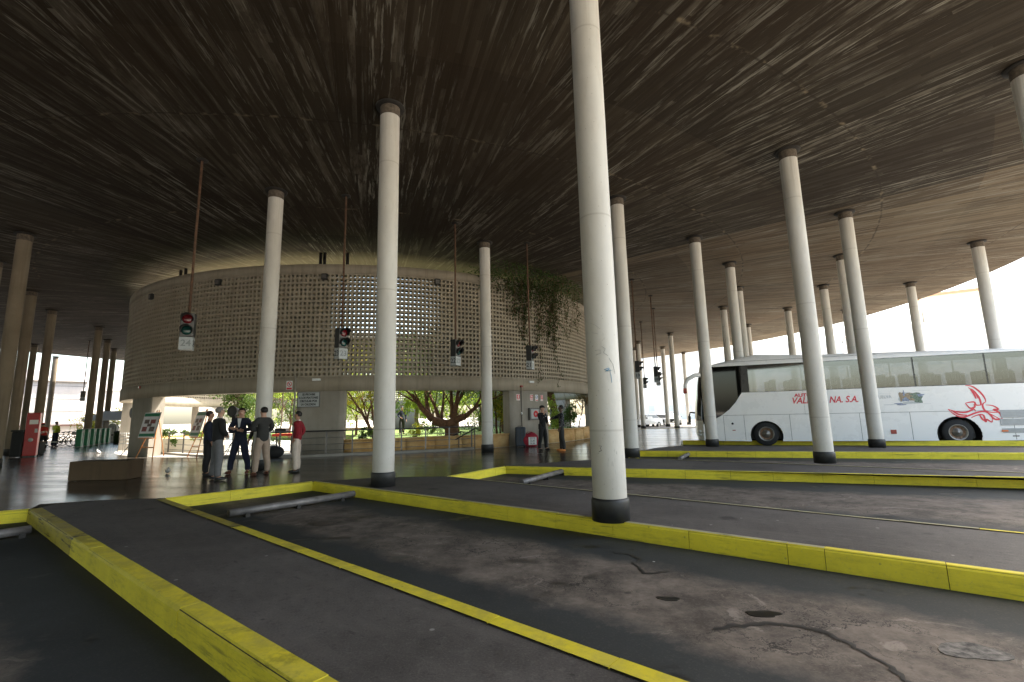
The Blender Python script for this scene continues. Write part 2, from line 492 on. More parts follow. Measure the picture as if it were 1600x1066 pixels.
simple('hair_black', (0.012, 0.009, 0.008), 0.6, 0.3, 40)
simple('hair_brown', (0.03, 0.015, 0.01), 0.6, 0.3, 40)
simple('hair_grey', (0.20, 0.18, 0.165), 0.7, 0.3, 40)
simple('cloth_black', (0.012, 0.012, 0.013), 0.85, 0.3, 12)
simple('cloth_navy', (0.012, 0.016, 0.035), 0.85, 0.3, 12)
simple('cloth_blue', (0.012, 0.017, 0.042), 0.85, 0.3, 12)
simple('cloth_grey', (0.13, 0.13, 0.135), 0.9, 0.15, 12)
simple('cloth_charcoal', (0.034, 0.034, 0.032), 0.9, 0.2, 12)
simple('cloth_khaki', (0.34, 0.26, 0.20), 0.9, 0.12, 12)
simple('cloth_beige', (0.52, 0.44, 0.37), 0.9, 0.1, 12)
simple('cloth_maroon', (0.23, 0.010, 0.018), 0.9, 0.2, 12)
simple('cloth_white', (0.78, 0.77, 0.75), 0.85, 0.05, 12)
simple('hivis_yellow', (0.50, 0.55, 0.03), 0.7, 0.15, 12)
simple('reflective', (0.78, 0.78, 0.72), 0.4, 0.05, 12)
simple('cloth_red', (0.55, 0.03, 0.02), 0.8, 0.15, 12)
simple('leather_brown', (0.10, 0.03, 0.015), 0.4, 0.2, 12)
simple('shoe_black', (0.012, 0.011, 0.011), 0.4, 0.2, 12)
simple('shoe_orange', (0.70, 0.25, 0.06), 0.7, 0.1, 12)
simple('cabinet_red', (0.34, 0.012, 0.012), 0.4, 0.1, 3)
simple('rack_green', (0.01, 0.19, 0.08), 0.45, 0.1, 4)
simple('kiosk_grey', (0.34, 0.35, 0.33), 0.5, 0.08, 4)
simple('easel_wood', (0.42, 0.17, 0.05), 0.55, 0.2, 9)
simple('poster_white', (0.66, 0.64, 0.66), 0.5, 0.05)
simple('poster_green', (0.008, 0.16, 0.075), 0.5, 0.08)
simple('photo_brown', (0.13, 0.09, 0.08), 0.5, 0.7, 25)
simple('photo_red', (0.22, 0.05, 0.045), 0.5, 0.7, 25)
simple('suitcase_navy', (0.02, 0.032, 0.05), 0.5, 0.2, 9)
simple('bag_red', (0.30, 0.012, 0.03), 0.75, 0.3, 7, bump=0.5)
simple('bag_black', (0.01, 0.01, 0.011), 0.75, 0.3, 9)
simple('bird_white', (0.75, 0.74, 0.72), 0.85, 0.1, 12)
simple('bird_grey', (0.30, 0.29, 0.28), 0.85, 0.3, 12)
simple('bark', (0.125, 0.062, 0.032), 0.9, 0.45, 9, bump=0.6)
simple('bark_grey', (0.17, 0.13, 0.095), 0.9, 0.4, 9, bump=0.6)
simple('car_white', (0.80, 0.80, 0.80), 0.25, 0.02)
simple('car_grey', (0.36, 0.37, 0.37), 0.3, 0.05)
simple('car_red', (0.42, 0.02, 0.02), 0.3, 0.05)
simple('terracotta', (0.62, 0.33, 0.20), 0.8, 0.15, 1.0)
simple('window_dark', (0.18, 0.20, 0.22), 0.15, 0.2, 0.5)
simple('awning', (0.80, 0.79, 0.77), 0.8, 0.05)
simple('plastic_white', (0.72, 0.72, 0.70), 0.5, 0.05)
simple('ad_green', (0.16, 0.22, 0.16), 0.5, 0.6, 18)
simple('ad_blue', (0.24, 0.28, 0.38), 0.5, 0.5, 18)
simple('ad_grey', (0.50, 0.52, 0.53), 0.5, 0.1)
simple('ad_orange', (0.34, 0.26, 0.17), 0.5, 0.5, 18)
simple('marker_blue', (0.10, 0.30, 0.52), 0.6, 0.2, 20)
simple('concrete_patch', (0.135, 0.125, 0.115), 0.85, 0.9, 16, bump=0.4)
simple('marker_grey', (0.22, 0.22, 0.23), 0.7, 0.2, 20)
simple('oil_stain', (0.026, 0.023, 0.021), 0.55, 0.4, 7)
simple('oil_black', (0.006, 0.006, 0.006), 0.35, 0.3, 7)


def m_camo():
    n = NB('cloth_camo')
    v = n.obj()
    a = n.noise(v, 9, 3, 0.6)
    b_ = n.noise(n.scale(v, (1, 1, 1.6)), 13, 3, 0.6)
    c = n.mix(n.ramp(a, [(0.50, 0.0), (0.53, 1.0)]), (0.012, 0.014, 0.02), (0.06, 0.06, 0.065))
    c = n.mix(n.ramp(b_, [(0.60, 0.0), (0.63, 1.0)]), c, (0.40, 0.38, 0.37))
    M['cloth_camo'] = n.fin(c, 0.85, 0, 0.3)


m_camo()


def leafmat(name, lo, hi, third=None):
    n = NB(name)
    g = nd(n.nt, 'ShaderNodeNewGeometry')
    stops = [(0.0, lo), (0.75, hi)]
    if third:
        stops.append((1.0, third))
    c = n.ramp(g.outputs['Random Per Island'], stops)
    n.link(c, n.bsdf.inputs['Base Color'])
    n.bsdf.inputs['Roughness'].default_value = 0.55
    n.bsdf.inputs['Specular IOR Level'].default_value = 0.3
    tr = nd(n.nt, 'ShaderNodeBsdfTranslucent')
    n.link(n.mix(1.0, c, (1.5, 1.6, 0.7), 'MULTIPLY'), tr.inputs[0])
    mx = nd(n.nt, 'ShaderNodeMixShader')
    mx.inputs[0].default_value = 0.4
    n.link(n.bsdf.outputs[0], mx.inputs[1]); n.link(tr.outputs[0], mx.inputs[2])
    n.link(mx.outputs[0], n.out.inputs[0])
    M[name] = n.m


leafmat('leaf_yellow', (0.12, 0.15, 0.025), (0.34, 0.33, 0.045), (0.42, 0.27, 0.04))
leafmat('leaf_lime', (0.11, 0.17, 0.03), (0.30, 0.36, 0.07))
leafmat('leaf_mid', (0.035, 0.075, 0.018), (0.10, 0.15, 0.04))
leafmat('leaf_dark', (0.012, 0.030, 0.010), (0.04, 0.07, 0.022))
leafmat('leaf_brown', (0.09, 0.08, 0.03), (0.17, 0.11, 0.05), (0.2, 0.09, 0.04))
leafmat('leaf_ivy', (0.016, 0.034, 0.010), (0.055, 0.09, 0.026), (0.075, 0.045, 0.022))
leafmat('leaf_silver', (0.10, 0.15, 0.08), (0.24, 0.30, 0.19))


def m_glass(name, tint, gloss):
    m = bpy.data.materials.new(name)
    m.use_nodes = True
    nt = m.node_tree
    nt.nodes.remove(nt.nodes['Principled BSDF'])
    t = nt.nodes.new('ShaderNodeBsdfTransparent'); t.inputs[0].default_value = (*tint, 1)
    g = nt.nodes.new('ShaderNodeBsdfGlossy'); g.inputs['Roughness'].default_value = 0.03
    f = nt.nodes.new('ShaderNodeFresnel'); f.inputs[0].default_value = 1.5
    a = nt.nodes.new('ShaderNodeMath'); a.operation = 'ADD'; a.inputs[1].default_value = gloss
    nt.links.new(f.outputs[0], a.inputs[0])
    x = nt.nodes.new('ShaderNodeMixShader')
    nt.links.new(a.outputs[0], x.inputs[0]); nt.links.new(t.outputs[0], x.inputs[1]); nt.links.new(g.outputs[0], x.inputs[2])
    nt.links.new(x.outputs[0], nt.nodes['Material Output'].inputs[0])
    M[name] = m


m_glass('coach_glass', (0.55, 0.56, 0.585), 0.09)
m_glass('windscreen_glass', (0.07, 0.075, 0.08), 0.0)


# ------------------------------------------------------------------ mesh building
class MB:
    def __init__(self):
        self.v, self.f, self.mi, self.sm, self.uv = [], [], [], [], None

    def add(self, vs, fs, mi=0, sm=False):
        o = len(self.v)
        self.v.extend(tuple(p) for p in vs)
        for f in fs:
            self.f.append([i + o for i in f]); self.mi.append(mi); self.sm.append(sm)
        return self

    def box(self, c, s, rot=0.0, mi=0, tilt=None, bev=0.0):
        hx, hy, hz = s[0] / 2, s[1] / 2, s[2] / 2
        if bev > 0:
            b = min(bev, hx * .9, hy * .9, hz * .9)
            bm = bmesh.new()
            bmesh.ops.create_cube(bm, size=1.0)
            for v in bm.verts:
                v.co = Vector((v.co.x * s[0], v.co.y * s[1], v.co.z * s[2]))
            bmesh.ops.bevel(bm, geom=bm.edges[:], offset=b, segments=2, affect='EDGES', profile=0.5)
            vs = [v.co.copy() for v in bm.verts]
            bm.verts.index_update()
            fs = [[v.index for v in f.verts] for f in bm.faces]
            bm.free()
        else:
            vs = [Vector((x, y, z)) for x in (-hx, hx) for y in (-hy, hy) for z in (-hz, hz)]
            fs = [(0, 1, 3, 2), (4, 6, 7, 5), (0, 4, 5, 1), (2, 3, 7, 6), (0, 2, 6, 4), (1, 5, 7, 3)]
        R = Matrix.Rotation(rot, 3, 'Z')
        if tilt is not None:
            R = R @ tilt
        c = Vector(c)
        return self.add([R @ v + c for v in vs], fs, mi)

    def tube(self, pts, r, n=10, mi=0, caps=True, sm=True):
        """round bar through points; r a number or one per point"""
        pts = [Vector(p) for p in pts]
        rs = r if isinstance(r, (list, tuple)) else [r] * len(pts)
        vs, fs = [], []
        up = Vector((0, 0, 1))
        prev = None
        for i, p in enumerate(pts):
            t = (pts[min(i + 1, len(pts) - 1)] - pts[max(i - 1, 0)]).normalized()
            a = prev if prev is not None else (Vector((1, 0, 0)) if abs(t.z) > 0.95 else up)
            a = (a - t * a.dot(t))
            if a.length < 1e-5:
                a = Vector((0, 1, 0)) - t * t.y
            a.normalize(); prev = a
            b = t.cross(a)
            for k in range(n):
                q = 2 * pi * k / n
                vs.append(p + (a * cos(q) + b * sin(q)) * rs[i])
        for i in range(len(pts) - 1):
            for k in range(n):
                k2 = (k + 1) % n
                fs.append((i * n + k, i * n + k2, (i + 1) * n + k2, (i + 1) * n + k))
        self.add(vs, fs, mi, sm)
        if caps:
            o = len(self.v) - len(vs)
            self.f.append([o + k for k in range(n)][::-1]); self.mi.append(mi); self.sm.append(False)
            self.f.append([o + (len(pts) - 1) * n + k for k in range(n)]); self.mi.append(mi); self.sm.append(False)
        return self

    def lathe(self, prof, c=(0, 0, 0), n=32, mi=0, sm=True, axis='Z'):
        vs, fs = [], []
        c = Vector(c)
        for (r, z) in prof:
            for k in range(n):
                q = 2 * pi * k / n
                v = Vector((r * cos(q), r * sin(q), z))
                if axis == 'Y':
                    v = Vector((v.x, v.z, v.y))
                elif axis == 'X':
                    v = Vector((v.z, v.x, v.y))
                vs.append(v + c)
        for i in range(len(prof) - 1):
            for k in range(n):
                k2 = (k + 1) % n
                fs.append((i * n + k, i * n + k2, (i + 1) * n + k2, (i + 1) * n + k))
        return self.add(vs, fs, mi, sm)

    def ball(self, c, r, n=12, m=8, mi=0, rot=None):
        if not isinstance(r, (tuple, list)):
            r = (r, r, r)
        vs, fs = [], []
        c = Vector(c)
        for i in range(m + 1):
            t = pi * i / m
            for k in range(n):
                q = 2 * pi * k / n
                v = Vector((r[0] * sin(t) * cos(q), r[1] * sin(t) * sin(q), r[2] * cos(t)))
                if rot is not None:
                    v = rot @ v
                vs.append(v + c)
        for i in range(m):
            for k in range(n):
                k2 = (k + 1) % n
                fs.append((i * n + k, (i + 1) * n + k, (i + 1) * n + k2, i * n + k2))
        return self.add(vs, fs, mi, True)

    def prism(self, poly, z0, z1, mi=0, mi_top=None, bottom=True):
        n = len(poly)
        vs = [(p[0], p[1], z0) for p in poly] + [(p[0], p[1], z1) for p in poly]
        o = len(self.v)
        self.v.extend(vs)
        area = sum(poly[i][0] * poly[(i + 1) % n][1] - poly[(i + 1) % n][0] * poly[i][1] for i in range(n))
        ids = list(range(n)) if area > 0 else list(range(n))[::-1]
        self.f.append([o + n + i for i in ids]); self.mi.append(mi if mi_top is None else mi_top); self.sm.append(False)
        if bottom:
            self.f.append([o + i for i in ids[::-1]]); self.mi.append(mi); self.sm.append(False)
        for a in range(n):
            i, j = ids[a], ids[(a + 1) % n]
            self.f.append([o + i, o + j, o + n + j, o + n + i]); self.mi.append(mi); self.sm.append(False)
        return self

    def plate(self, poly3, nrm, th, mi=0):
        """flat outline (3D points) with thickness th along nrm"""
        n = len(poly3)
        nrm = Vector(nrm).normalized()
        a = [Vector(p) for p in poly3]
        b = [p + nrm * th for p in a]
        o = len(self.v)
        self.v.extend(tuple(p) for p in a + b)
        self.f.append([o + i for i in range(n)][::-1]); self.f.append([o + n + i for i in range(n)])
        self.mi += [mi, mi]; self.sm += [False, False]
        for i in range(n):
            j = (i + 1) % n
            self.f.append([o + i, o + j, o + n + j, o + n + i]); self.mi.append(mi); self.sm.append(False)
        return self

    def leaf(self, c, s, R, rng, asp=0.5, mi=0):
        """one leaf: four points folded along the midrib"""
        d = Vector((rng.gauss(0, 1), rng.gauss(0, 1), rng.gauss(0, 1))) if R is None else R
        if d.length < 1e-3:
            d = Vector((0, 0, 1))
        d = d.normalized()
        w = Vector((rng.gauss(0, 1), rng.gauss(0, 1), rng.gauss(0, 1)))
        w = (w - d * w.dot(d)).normalized()
        c = Vector(c)
        l, b = s, s * asp
        nn = d.cross(w) * (b * 0.25)
        return self.add([c - d * l / 2, c + w * b / 2 + nn, c + d * l / 2, c - w * b / 2 + nn], [(0, 1, 2, 3)], mi)

    def build(self, name, mats, parent=None, loc=None, fixn=False):
        me = bpy.data.meshes.new(name)
        me.from_pydata(self.v, [], self.f)
        if not isinstance(mats, (list, tuple)):
            mats = [mats]
        for m in mats:
            me.materials.append(M[m] if isinstance(m, str) else m)
        me.polygons.foreach_set('material_index', self.mi)
        me.polygons.foreach_set('use_smooth', self.sm)
        if self.uv:
            l = me.uv_layers.new(name='UVMap')
            for i, lp in enumerate(me.loops):
                l.data[i].uv = self.uv[lp.vertex_index]
        me.update()
        if fixn:
            bm = bmesh.new(); bm.from_mesh(me); bmesh.ops.recalc_face_normals(bm, faces=bm.faces[:]); bm.to_mesh(me); bm.free()
        o = bpy.data.objects.new(name, me)
        C.objects.link(o)
        if parent is not None:
            o.parent = parent
        if loc is not None:
            o.location = loc
        return o


def thing(name, label, cat, loc=(0, 0, 0), rz=0.0, group=None):
    o = bpy.data.objects.new(name, None)
    o.empty_display_size = 0.2
    C.objects.link(o)
    o.location = loc
    o.rotation_euler = (0, 0, rz)
    return tag(o, label, cat, group)


def tag(o, label, cat, group=None, kind=None):
    o['label'] = label
    o['category'] = cat
    o['kind'] = kind or 'thing'
    if group:
        o['group'] = group
    return o


def struct(o):
    o['kind'] = 'structure'
    return o


def copy_tree(o, parent=None):
    c = o.copy()
    C.objects.link(c)
    if parent is not None:
        c.parent = parent
    for ch in list(o.children):
        copy_tree(ch, c)
    return c


_texts = []


def text(name, s, size, mat, parent, mw, extrude=0.003, shear=0.0, bold=0.0, align='CENTER', sx=1.0):
    """lettering as a solid mesh; mw places it (x right, y up, z out of the surface)"""
    cu = bpy.data.curves.new(name, 'FONT')
    cu.body = s
    cu.size = size
    cu.extrude = extrude
    cu.offset = bold
    cu.shear = shear
    cu.align_x = align
    cu.align_y = 'CENTER'
    cu.resolution_u = 3
    t = bpy.data.objects.new(name + '_curve', cu)
    C.objects.link(t)
    dg = bpy.context.evaluated_depsgraph_get()
    me = bpy.data.meshes.new_from_object(t.evaluated_get(dg))
    bpy.data.objects.remove(t)
    bpy.data.curves.remove(cu)
    me.materials.clear()
    me.materials.append(M[mat])
    me.transform(mw @ Matrix.Diagonal((sx, 1, 1, 1)))
    o = bpy.data.objects.new(name, me)
    C.objects.link(o)
    if parent is not None:
        o.parent = parent
    return o


def frame_mat(origin, xdir, zdir):
    """matrix with x along xdir, z = outward normal zdir"""
    x = Vector(xdir).normalized(); z = Vector(zdir).normalized(); y = z.cross(x).normalized()
    m = Matrix((x, y, z)).transposed().to_4x4()
    m.translation = Vector(origin)
    return m

# ------------------------------------------------------------------ ground, bays, platforms, kerbs
def V2(a, b):
    return Vector((a, b))


g = MB()
g.add([(-700, -500, -0.30), (700, -500, -0.30), (700, 900, -0.30), (-700, 900, -0.30)], [(0, 1, 2, 3)])
struct(g.build('ground', 'ground_out'))
g = MB()
n_ = 72
rd = lambda i: 30 if 168 < i * 5 < 284 else 62
cc = [(RC.x + rd(i) * cos(2 * pi * i / n_), RC.y + rd(i) * sin(2 * pi * i / n_)) for i in range(n_)]
g.prism(cc, -0.29, ROADZ)
struct(g.build('road', 'road_out'))

g = MB()
g.prism([(2, -160), (2, 8.5), (-20, 12), (-44, 30), (-50, 40), (-56, 60), (-300, 60), (-300, -160)], -0.40, ROADZ - .008)
struct(g.build('road', 'bounce_absorber'))  # dark sheet left and behind, added to cut light bounced up from outside

lines = {}


def line(k, p, q, length):
    a, b = G(*p), G(*q)
    u = (b - a).normalized()
    lines[k] = (a, a + u * length, u)


line('K1', (44, 797), (446, 1066), 12.5)
line('L2', (259, 779.5), (900, 1004), 13.0)
line('K2', (489, 753), (1600, 901), 15.0)
line('L3', (702, 745), (1600, 833), 15.0)
line('K3', (790, 729), (1600, 747), 15.5)
line('L4', (985, 716), (1600, 739), 15.5)
line('K4', (1000, 705), (1600, 708), 16.0)
line('L5', (1066, 696.5), (1600, 699), 17.0)
a5, u5 = lines['L5'][0], lines['L5'][2]
n5 = V2(-u5.y, u5.x)
if n5.y < 0:
    n5 = -n5
lines['K5'] = (a5 + n5 * 3.6 - u5 * 0.3, a5 + n5 * 3.6 + u5 * 20, u5)
a1, u1 = lines['K1'][0], lines['K1'][2]
e1 = (G(0, 800.5) - a1).normalized()
lines['E1'] = (a1, a1 + e1 * 3.4, e1)
for k in '2345':
    a, b = lines['L' + k][0], lines['K' + k][0]
    lines['E' + k] = (a, b, (b - a).normalized())


def tpx(k, px, py):
    a, b, u = lines[k]
    return (G(px, py) - a).dot(u)


def kerb(k, inside, matf, label, w=0.175, ends=(0.0, 0.0), seed=0, cut=None):
    """painted kerb of stone blocks: matf(t) -> (face slot, top slot); slots 0 yellow 1 faded 2 bright 3 dusty 4 joint"""
    a, b, u = lines[k]
    n = V2(-u.y, u.x)
    if (inside - a).dot(n) < 0:
        n = -n
    L = (b - a).length
    rng = random.Random(seed + 5)
    mb = MB()
    # backing
    p0, p1 = a + u * ends[0] + n * 0.012, b + n * 0.012
    mb.prism([p0, p1, p1 + n * (w - 0.02), p0 + n * (w - 0.02)], ROADZ - 0.05, 0.002, 4)
    t = ends[0]
    zt = 0.012
    while t < L - 0.02:
        l = min(rng.uniform(0.85, 1.1), L - t)
        if L - t - l < 0.3:
            l = L - t
        if cut and t < cut - .01 < t + l:
            l = cut - t
        fm, tm = matf(t + l / 2)
        j = 0.003
        d0, d1 = rng.uniform(-.003, .003), rng.uniform(-.003, .003)
        zz = zt + rng.uniform(-.0015, .0015)
        A, B = a + u * (t + j) + n * d0, a + u * (t + l - j) + n * d0
        ch = 0.028
        bt = 0.008       # batter of the face
        sec = [(-bt, ROADZ - 0.02), (0.0, zz - ch), (ch * 0.8, zz), (w, zz - 0.001), (w, ROADZ)]
        vs = []
        for P in (A, B):
            for (dn, z) in sec:
                q = P + n * dn
                vs.append((q.x, q.y, z))
        fs = [(0, 1, 6, 5), (1, 2, 7, 6), (2, 3, 8, 7), (0, 5, 9, 4), (0, 4, 3, 2, 1), (5, 6, 7, 8, 9)]
        o = len(mb.v)
        mb.v.extend(vs)
        for i, f in enumerate(fs):
            mb.f.append([o + x for x in f])
            mb.mi.append([fm, fm, tm, fm, fm, fm][i]); mb.sm.append(False)
        t += l
    o = mb.build('kerb', ['yellow_paint', 'yellow_faded', 'yellow_bright', 'kerb_dusty', 'kerb_joint'], fixn=True)
    return tag(o, label, 'kerb', 'yellow kerbs of the bus bays')


def mid(k1, k2, t=3.0):
    a, b = lines[k1], lines[k2]
    return (a[0] + a[2] * t + b[0] + b[2] * t) / 2


f1, f2, f3, f4 = mid('K1', 'L2'), mid('K2', 'L3'), mid('K3', 'L4'), mid('K4', 'L5')
dcv = DC.copy()
t1 = tpx('K1', 116, 842)
kerb('K1', f1, lambda t: (1, 1) if t < t1 else (0, 0), 'yellow kerb slanting across the lower left corner beside the dark wet bay', 0.165, cut=t1)
t2 = tpx('L2', 380, 822)
kerb('L2', f1, lambda t: (1, 1) if t < t2 else (0, 0), 'flat yellow kerb edge crossing the foreground, ending at the bottom centre', 0.15, (0.0, 0), 1, t2)
t3 = tpx('K2', 1287, 861)
kerb('K2', f2, lambda t: (0 if t < t3 else 2, 3 if t < t3 else 2), 'long scuffed yellow kerb running below the tallest white column', 0.10, (0.0, 0), 2, t3)
t4 = tpx('L3', 1530, 826)
kerb('L3', f2, lambda t: (3, 3) if t < t4 else (2, 2), 'thin worn kerb line behind the tallest column, yellow only near its end', 0.075, (0.0, 0), 3, t4)
t5 = tpx('K3', 1527, 746)
kerb('K3', f3, lambda t: (0 if t < t5 else 2, 3 if t < t5 else 2), 'yellow kerb in front of the column at the middle of the bus', 0.10, (0.0, 0), 4, t5)
kerb('L4', f3, lambda t: (3, 3), 'thin grey kerb line just behind the foot of the column before the bus', 0.07, (0.0, 0), 5)
kerb('K4', f4, lambda t: (0, 3), 'farthest long yellow kerb, directly in front of the white bus wheels', 0.10, (0.0, 0), 6)
kerb('L5', f4, lambda t: (3, 3), 'dusty grey kerb right beside the near wheels of the bus', 0.07, (0.0, 0), 7)
kerb('K5', lines['K5'][0] + n5 * 2, lambda t: (0, 3), 'yellow kerb showing beneath the white bus', 0.12, (0.0, 0), 8)
kerb('E1', dcv, lambda t: (2, 2), 'short yellow end kerb of the dark bay at the left edge', 0.06, (0.0, 0), 9)
kerb('E2', dcv, lambda t: (2, 3), 'yellow end kerb behind the longest steel wheel stop', 0.06, (0.0, 0), 10)
kerb('E3', dcv, lambda t: (2, 3), 'yellow end kerb of the bay behind the tallest column', 0.06, (0.0, 0), 11)
kerb('E4', dcv, lambda t: (0, 3), 'small yellow end kerb beside the foot of the partly hidden column', 0.06, (0.0, 0), 12)
kerb('E5', dcv, lambda t: (3, 3), 'plain grey end kerb under the front bumper of the bus', 0.06, (0.0, 0), 13)


def finger(k1, k2):
    a, b = lines[k1], lines[k2]
    na = V2(-a[2].y, a[2].x); nb = V2(-b[2].y, b[2].x)
    A0, A1 = a[0] + na * 0.05 - a[2] * 0.05, a[1] + na * 0.05
    B0, B1 = b[0] - nb * 0.05 - b[2] * 0.05, b[1] - nb * 0.05
    back = (dcv - (A0 + B0) / 2).normalized() * 0.5
    m = MB().prism([A0, A1, B1, B0, B0 + back, A0 + back], ROADZ - 0.04, 0.0)
    return struct(m.build('platform', 'platform_asphalt'))


for a, b in (('K1', 'L2'), ('K2', 'L3'), ('K3', 'L4'), ('K4', 'L5')):
    finger(a, b)


def bay(kL, kK, back, width=None):
    """road sheet between two kerbs with UV: along in metres, across 0..1"""
    mb = MB(); mb.uv = []
    L, K = lines[kL], lines[kK]
    n = 30
    ll, kl = (L[1] - L[0]).length, (K[1] - K[0]).length
    for i in range(n + 1):
        t = i / n
        p, q = L[0] + L[2] * ll * t, K[0] + K[2] * kl * t
        for j in range(3):
            s = j / 2
            v = p.lerp(q, s)
            mb.v.append((v.x, v.y, ROADZ + 0.006)); mb.uv.append((t * ll, s))
    for i in range(n):
        for j in range(2):
            a = i * 3 + j
            mb.f.append([a, a + 3, a + 4, a + 1]); mb.mi.append(0); mb.sm.append(False)
    return struct(mb.build('bay_road', 'bay_asphalt', fixn=True))


lines['L1'] = (lines['E1'][1], lines['E1'][1] + u1 * 12.5, u1)
for k in '12345':
    bay('L' + k, 'K' + k, None)

# polished concourse round the drum
P0 = []
o_ = lambda p, d=0.03: p + (dcv - p).normalized() * d
P0 += [V2(-70, 22), V2(-40, 4.0), o_(lines['E1'][1]), o_(lines['E1'][0]), o_(G(62, 788.5), 0), o_(G(169, 781.5), 0), o_(lines['E2'][0], .05), o_(lines['E2'][1], .05),
       G(590, 747), o_(lines['E3'][0], .05), o_(lines['E3'][1], .05), G(880, 721.5), o_(lines['E4'][0], .05), o_(lines['E4'][1], .05), G(1030, 699.5),
       o_(lines['E5'][0], .05), lines['K5'][0] + n5 * 0.06, lines['K5'][1] + n5 * 0.06, V2(32, 26), V2(20, 33)]
P0 += [G(1096, 668.5), G(1040, 670), G(985, 671.5), V2(8.5, 52), V2(-9, 58), V2(-32, 54), V2(-46, 46), V2(-70, 46)]
m = MB().prism([(p.x, p.y) for p in P0], ROADZ - 0.06, 0.008)
struct(m.build('concourse_floor', 'polished_floor', fixn=True))
lines['E9'] = (G(985, 671.2), G(1098, 668.2), (G(1098, 668.2) - G(985, 671.2)).normalized())
kerb('E9', V2(8, 36), lambda t: (1, 1), 'pale yellow kerb far behind, between thin columns left of the bus', 0.9, (0.0, 0), 14)

# patches and stains lying in the bay (their own shapes)
def blot(px, py, rx, ry, rot, seed, z, mat, th=0.004):
    c = G(px, py, ROADZ)
    r = random.Random(seed)
    ph = [r.uniform(0, 6.28) for _ in range(4)]
    pts = []
    for i in range(28):
        q = 2 * pi * i / 28
        k = 1 + .16 * sin(2 * q + ph[0]) + .1 * sin(3 * q + ph[1]) + .06 * sin(5 * q + ph[2])
        x, y = rx * k * cos(q), ry * k * sin(q)
        pts.append((c.x + x * cos(rot) - y * sin(rot), c.y + x * sin(rot) + y * cos(rot)))
    return MB().prism(pts, ROADZ + 0.002, ROADZ + z + th).build('ground_stain', mat)


struct(blot(1045, 937, .085, .05, -.3, 1, .007, 'oil_black'))
struct(blot(1193, 961, .13, .06, -.2, 2, .007, 'oil_black'))
struct(blot(1520, 1020, .17, .14, -.2, 3, .007, 'concrete_patch'))


def trail(pxs, ws, mat, seed):
    r = random.Random(seed)
    P = [G(x, y, ROADZ) for x, y in pxs]
    fine, wf = [], []
    for i in range(len(P) - 1):
        for k in range(6):
            t = k / 6
            fine.append(P[i].lerp(P[i + 1], t) + Vector((r.gauss(0, .012), r.gauss(0, .012)))); wf.append(ws[i] + (ws[i + 1] - ws[i]) * t)
    fine.append(P[-1]); wf.append(ws[-1])
    A, B = [], []
    for i, q in enumerate(fine):
        d = (fine[min(i + 1, len(fine) - 1)] - fine[max(i - 1, 0)]).normalized()
        nn = V2(-d.y, d.x)
        A.append(q + nn * wf[i] * r.uniform(.5, 1.4)); B.append(q - nn * wf[i] * r.uniform(.5, 1.4))
    mb = MB()
    for a, b in zip(A, B):
        mb.v += [(a.x, a.y, ROADZ + .0105), (b.x, b.y, ROADZ + .0105)]
    for i in range(len(fine) - 1):
        mb.f.append([i * 2, i * 2 + 1, i * 2 + 3, i * 2 + 2]); mb.mi.append(0); mb.sm.append(False)
    return mb.build('ground_stain', mat, fixn=True)


struct(trail([(1113, 986), (1150, 978), (1200, 976), (1250, 980), (1300, 993), (1345, 1018), (1400, 1050), (1440, 1080)], [.02, .03, .03, .026, .024, .02, .02, .012], 'oil_stain', 2))
struct(trail([(960, 865), (985, 868), (1000, 874), (992, 884), (1010, 897), (1050, 893)], [.01, .022, .016, .012, .02, .008], 'oil_stain', 3))


def wheel_stop(p, q, label, r=0.062):
    a, b = G(*p, ROADZ + .1), G(*q, ROADZ + .1)
    t = thing('wheel_stop', label, 'wheel stop', (0, 0, 0), 0, 'steel pipe wheel stops in the bays')
    A, B = Vector((a.x, a.y, ROADZ + .105)), Vector((b.x, b.y, ROADZ + .105))
    m = MB().tube([A, A.lerp(B, .3), A.lerp(B, .31), B], r, 18)
    m.build('pipe', 'pipe_steel', t)
    for s in (.12, .5, .88):
        c = A.lerp(B, s)
        MB().box((c.x, c.y, ROADZ + .03), (.07, .14, .08), atan2(B.y - A.y, B.x - A.x)).build('bracket', 'rail_dark', t)
    return t


wheel_stop((357, 803), (553, 772), 'long grey steel pipe wheel stop in the cracked foreground bay')
wheel_stop((-70, 845), (48, 828), 'steel pipe wheel stop cut off by the left edge of the picture')
wheel_stop((815, 754), (885, 735), 'short looking grey pipe wheel stop left of the tallest column')
wheel_stop((1062, 717), (1083, 706), 'rusty pipe wheel stop end poking up near the front of the bus')

# ------------------------------------------------------------------ canopy
canopy = thing('bus_station_canopy', 'vast dark concrete canopy with board marked underside held by white columns', 'canopy', (0, 0, 0))


def roof_r(q):
    d = math.degrees(q) % 360
    # unseen bulge behind the camera, added to block sky light from the left
    x = 0
    if 300 > d > 171:
        a = min(1, (300 - d) / 24); b = min(1, (d - 171) / 22)
        s = min(a, b)
        x = s * s * (3 - 2 * s)
    cut = max(0.0, 1 - abs(d - 306) / 24)  # out-of-view rim pulled in to let more light onto the foreground
    return RR + CAN_EXTRA * x - 2.3 * min(1.0, cut * 1.6)


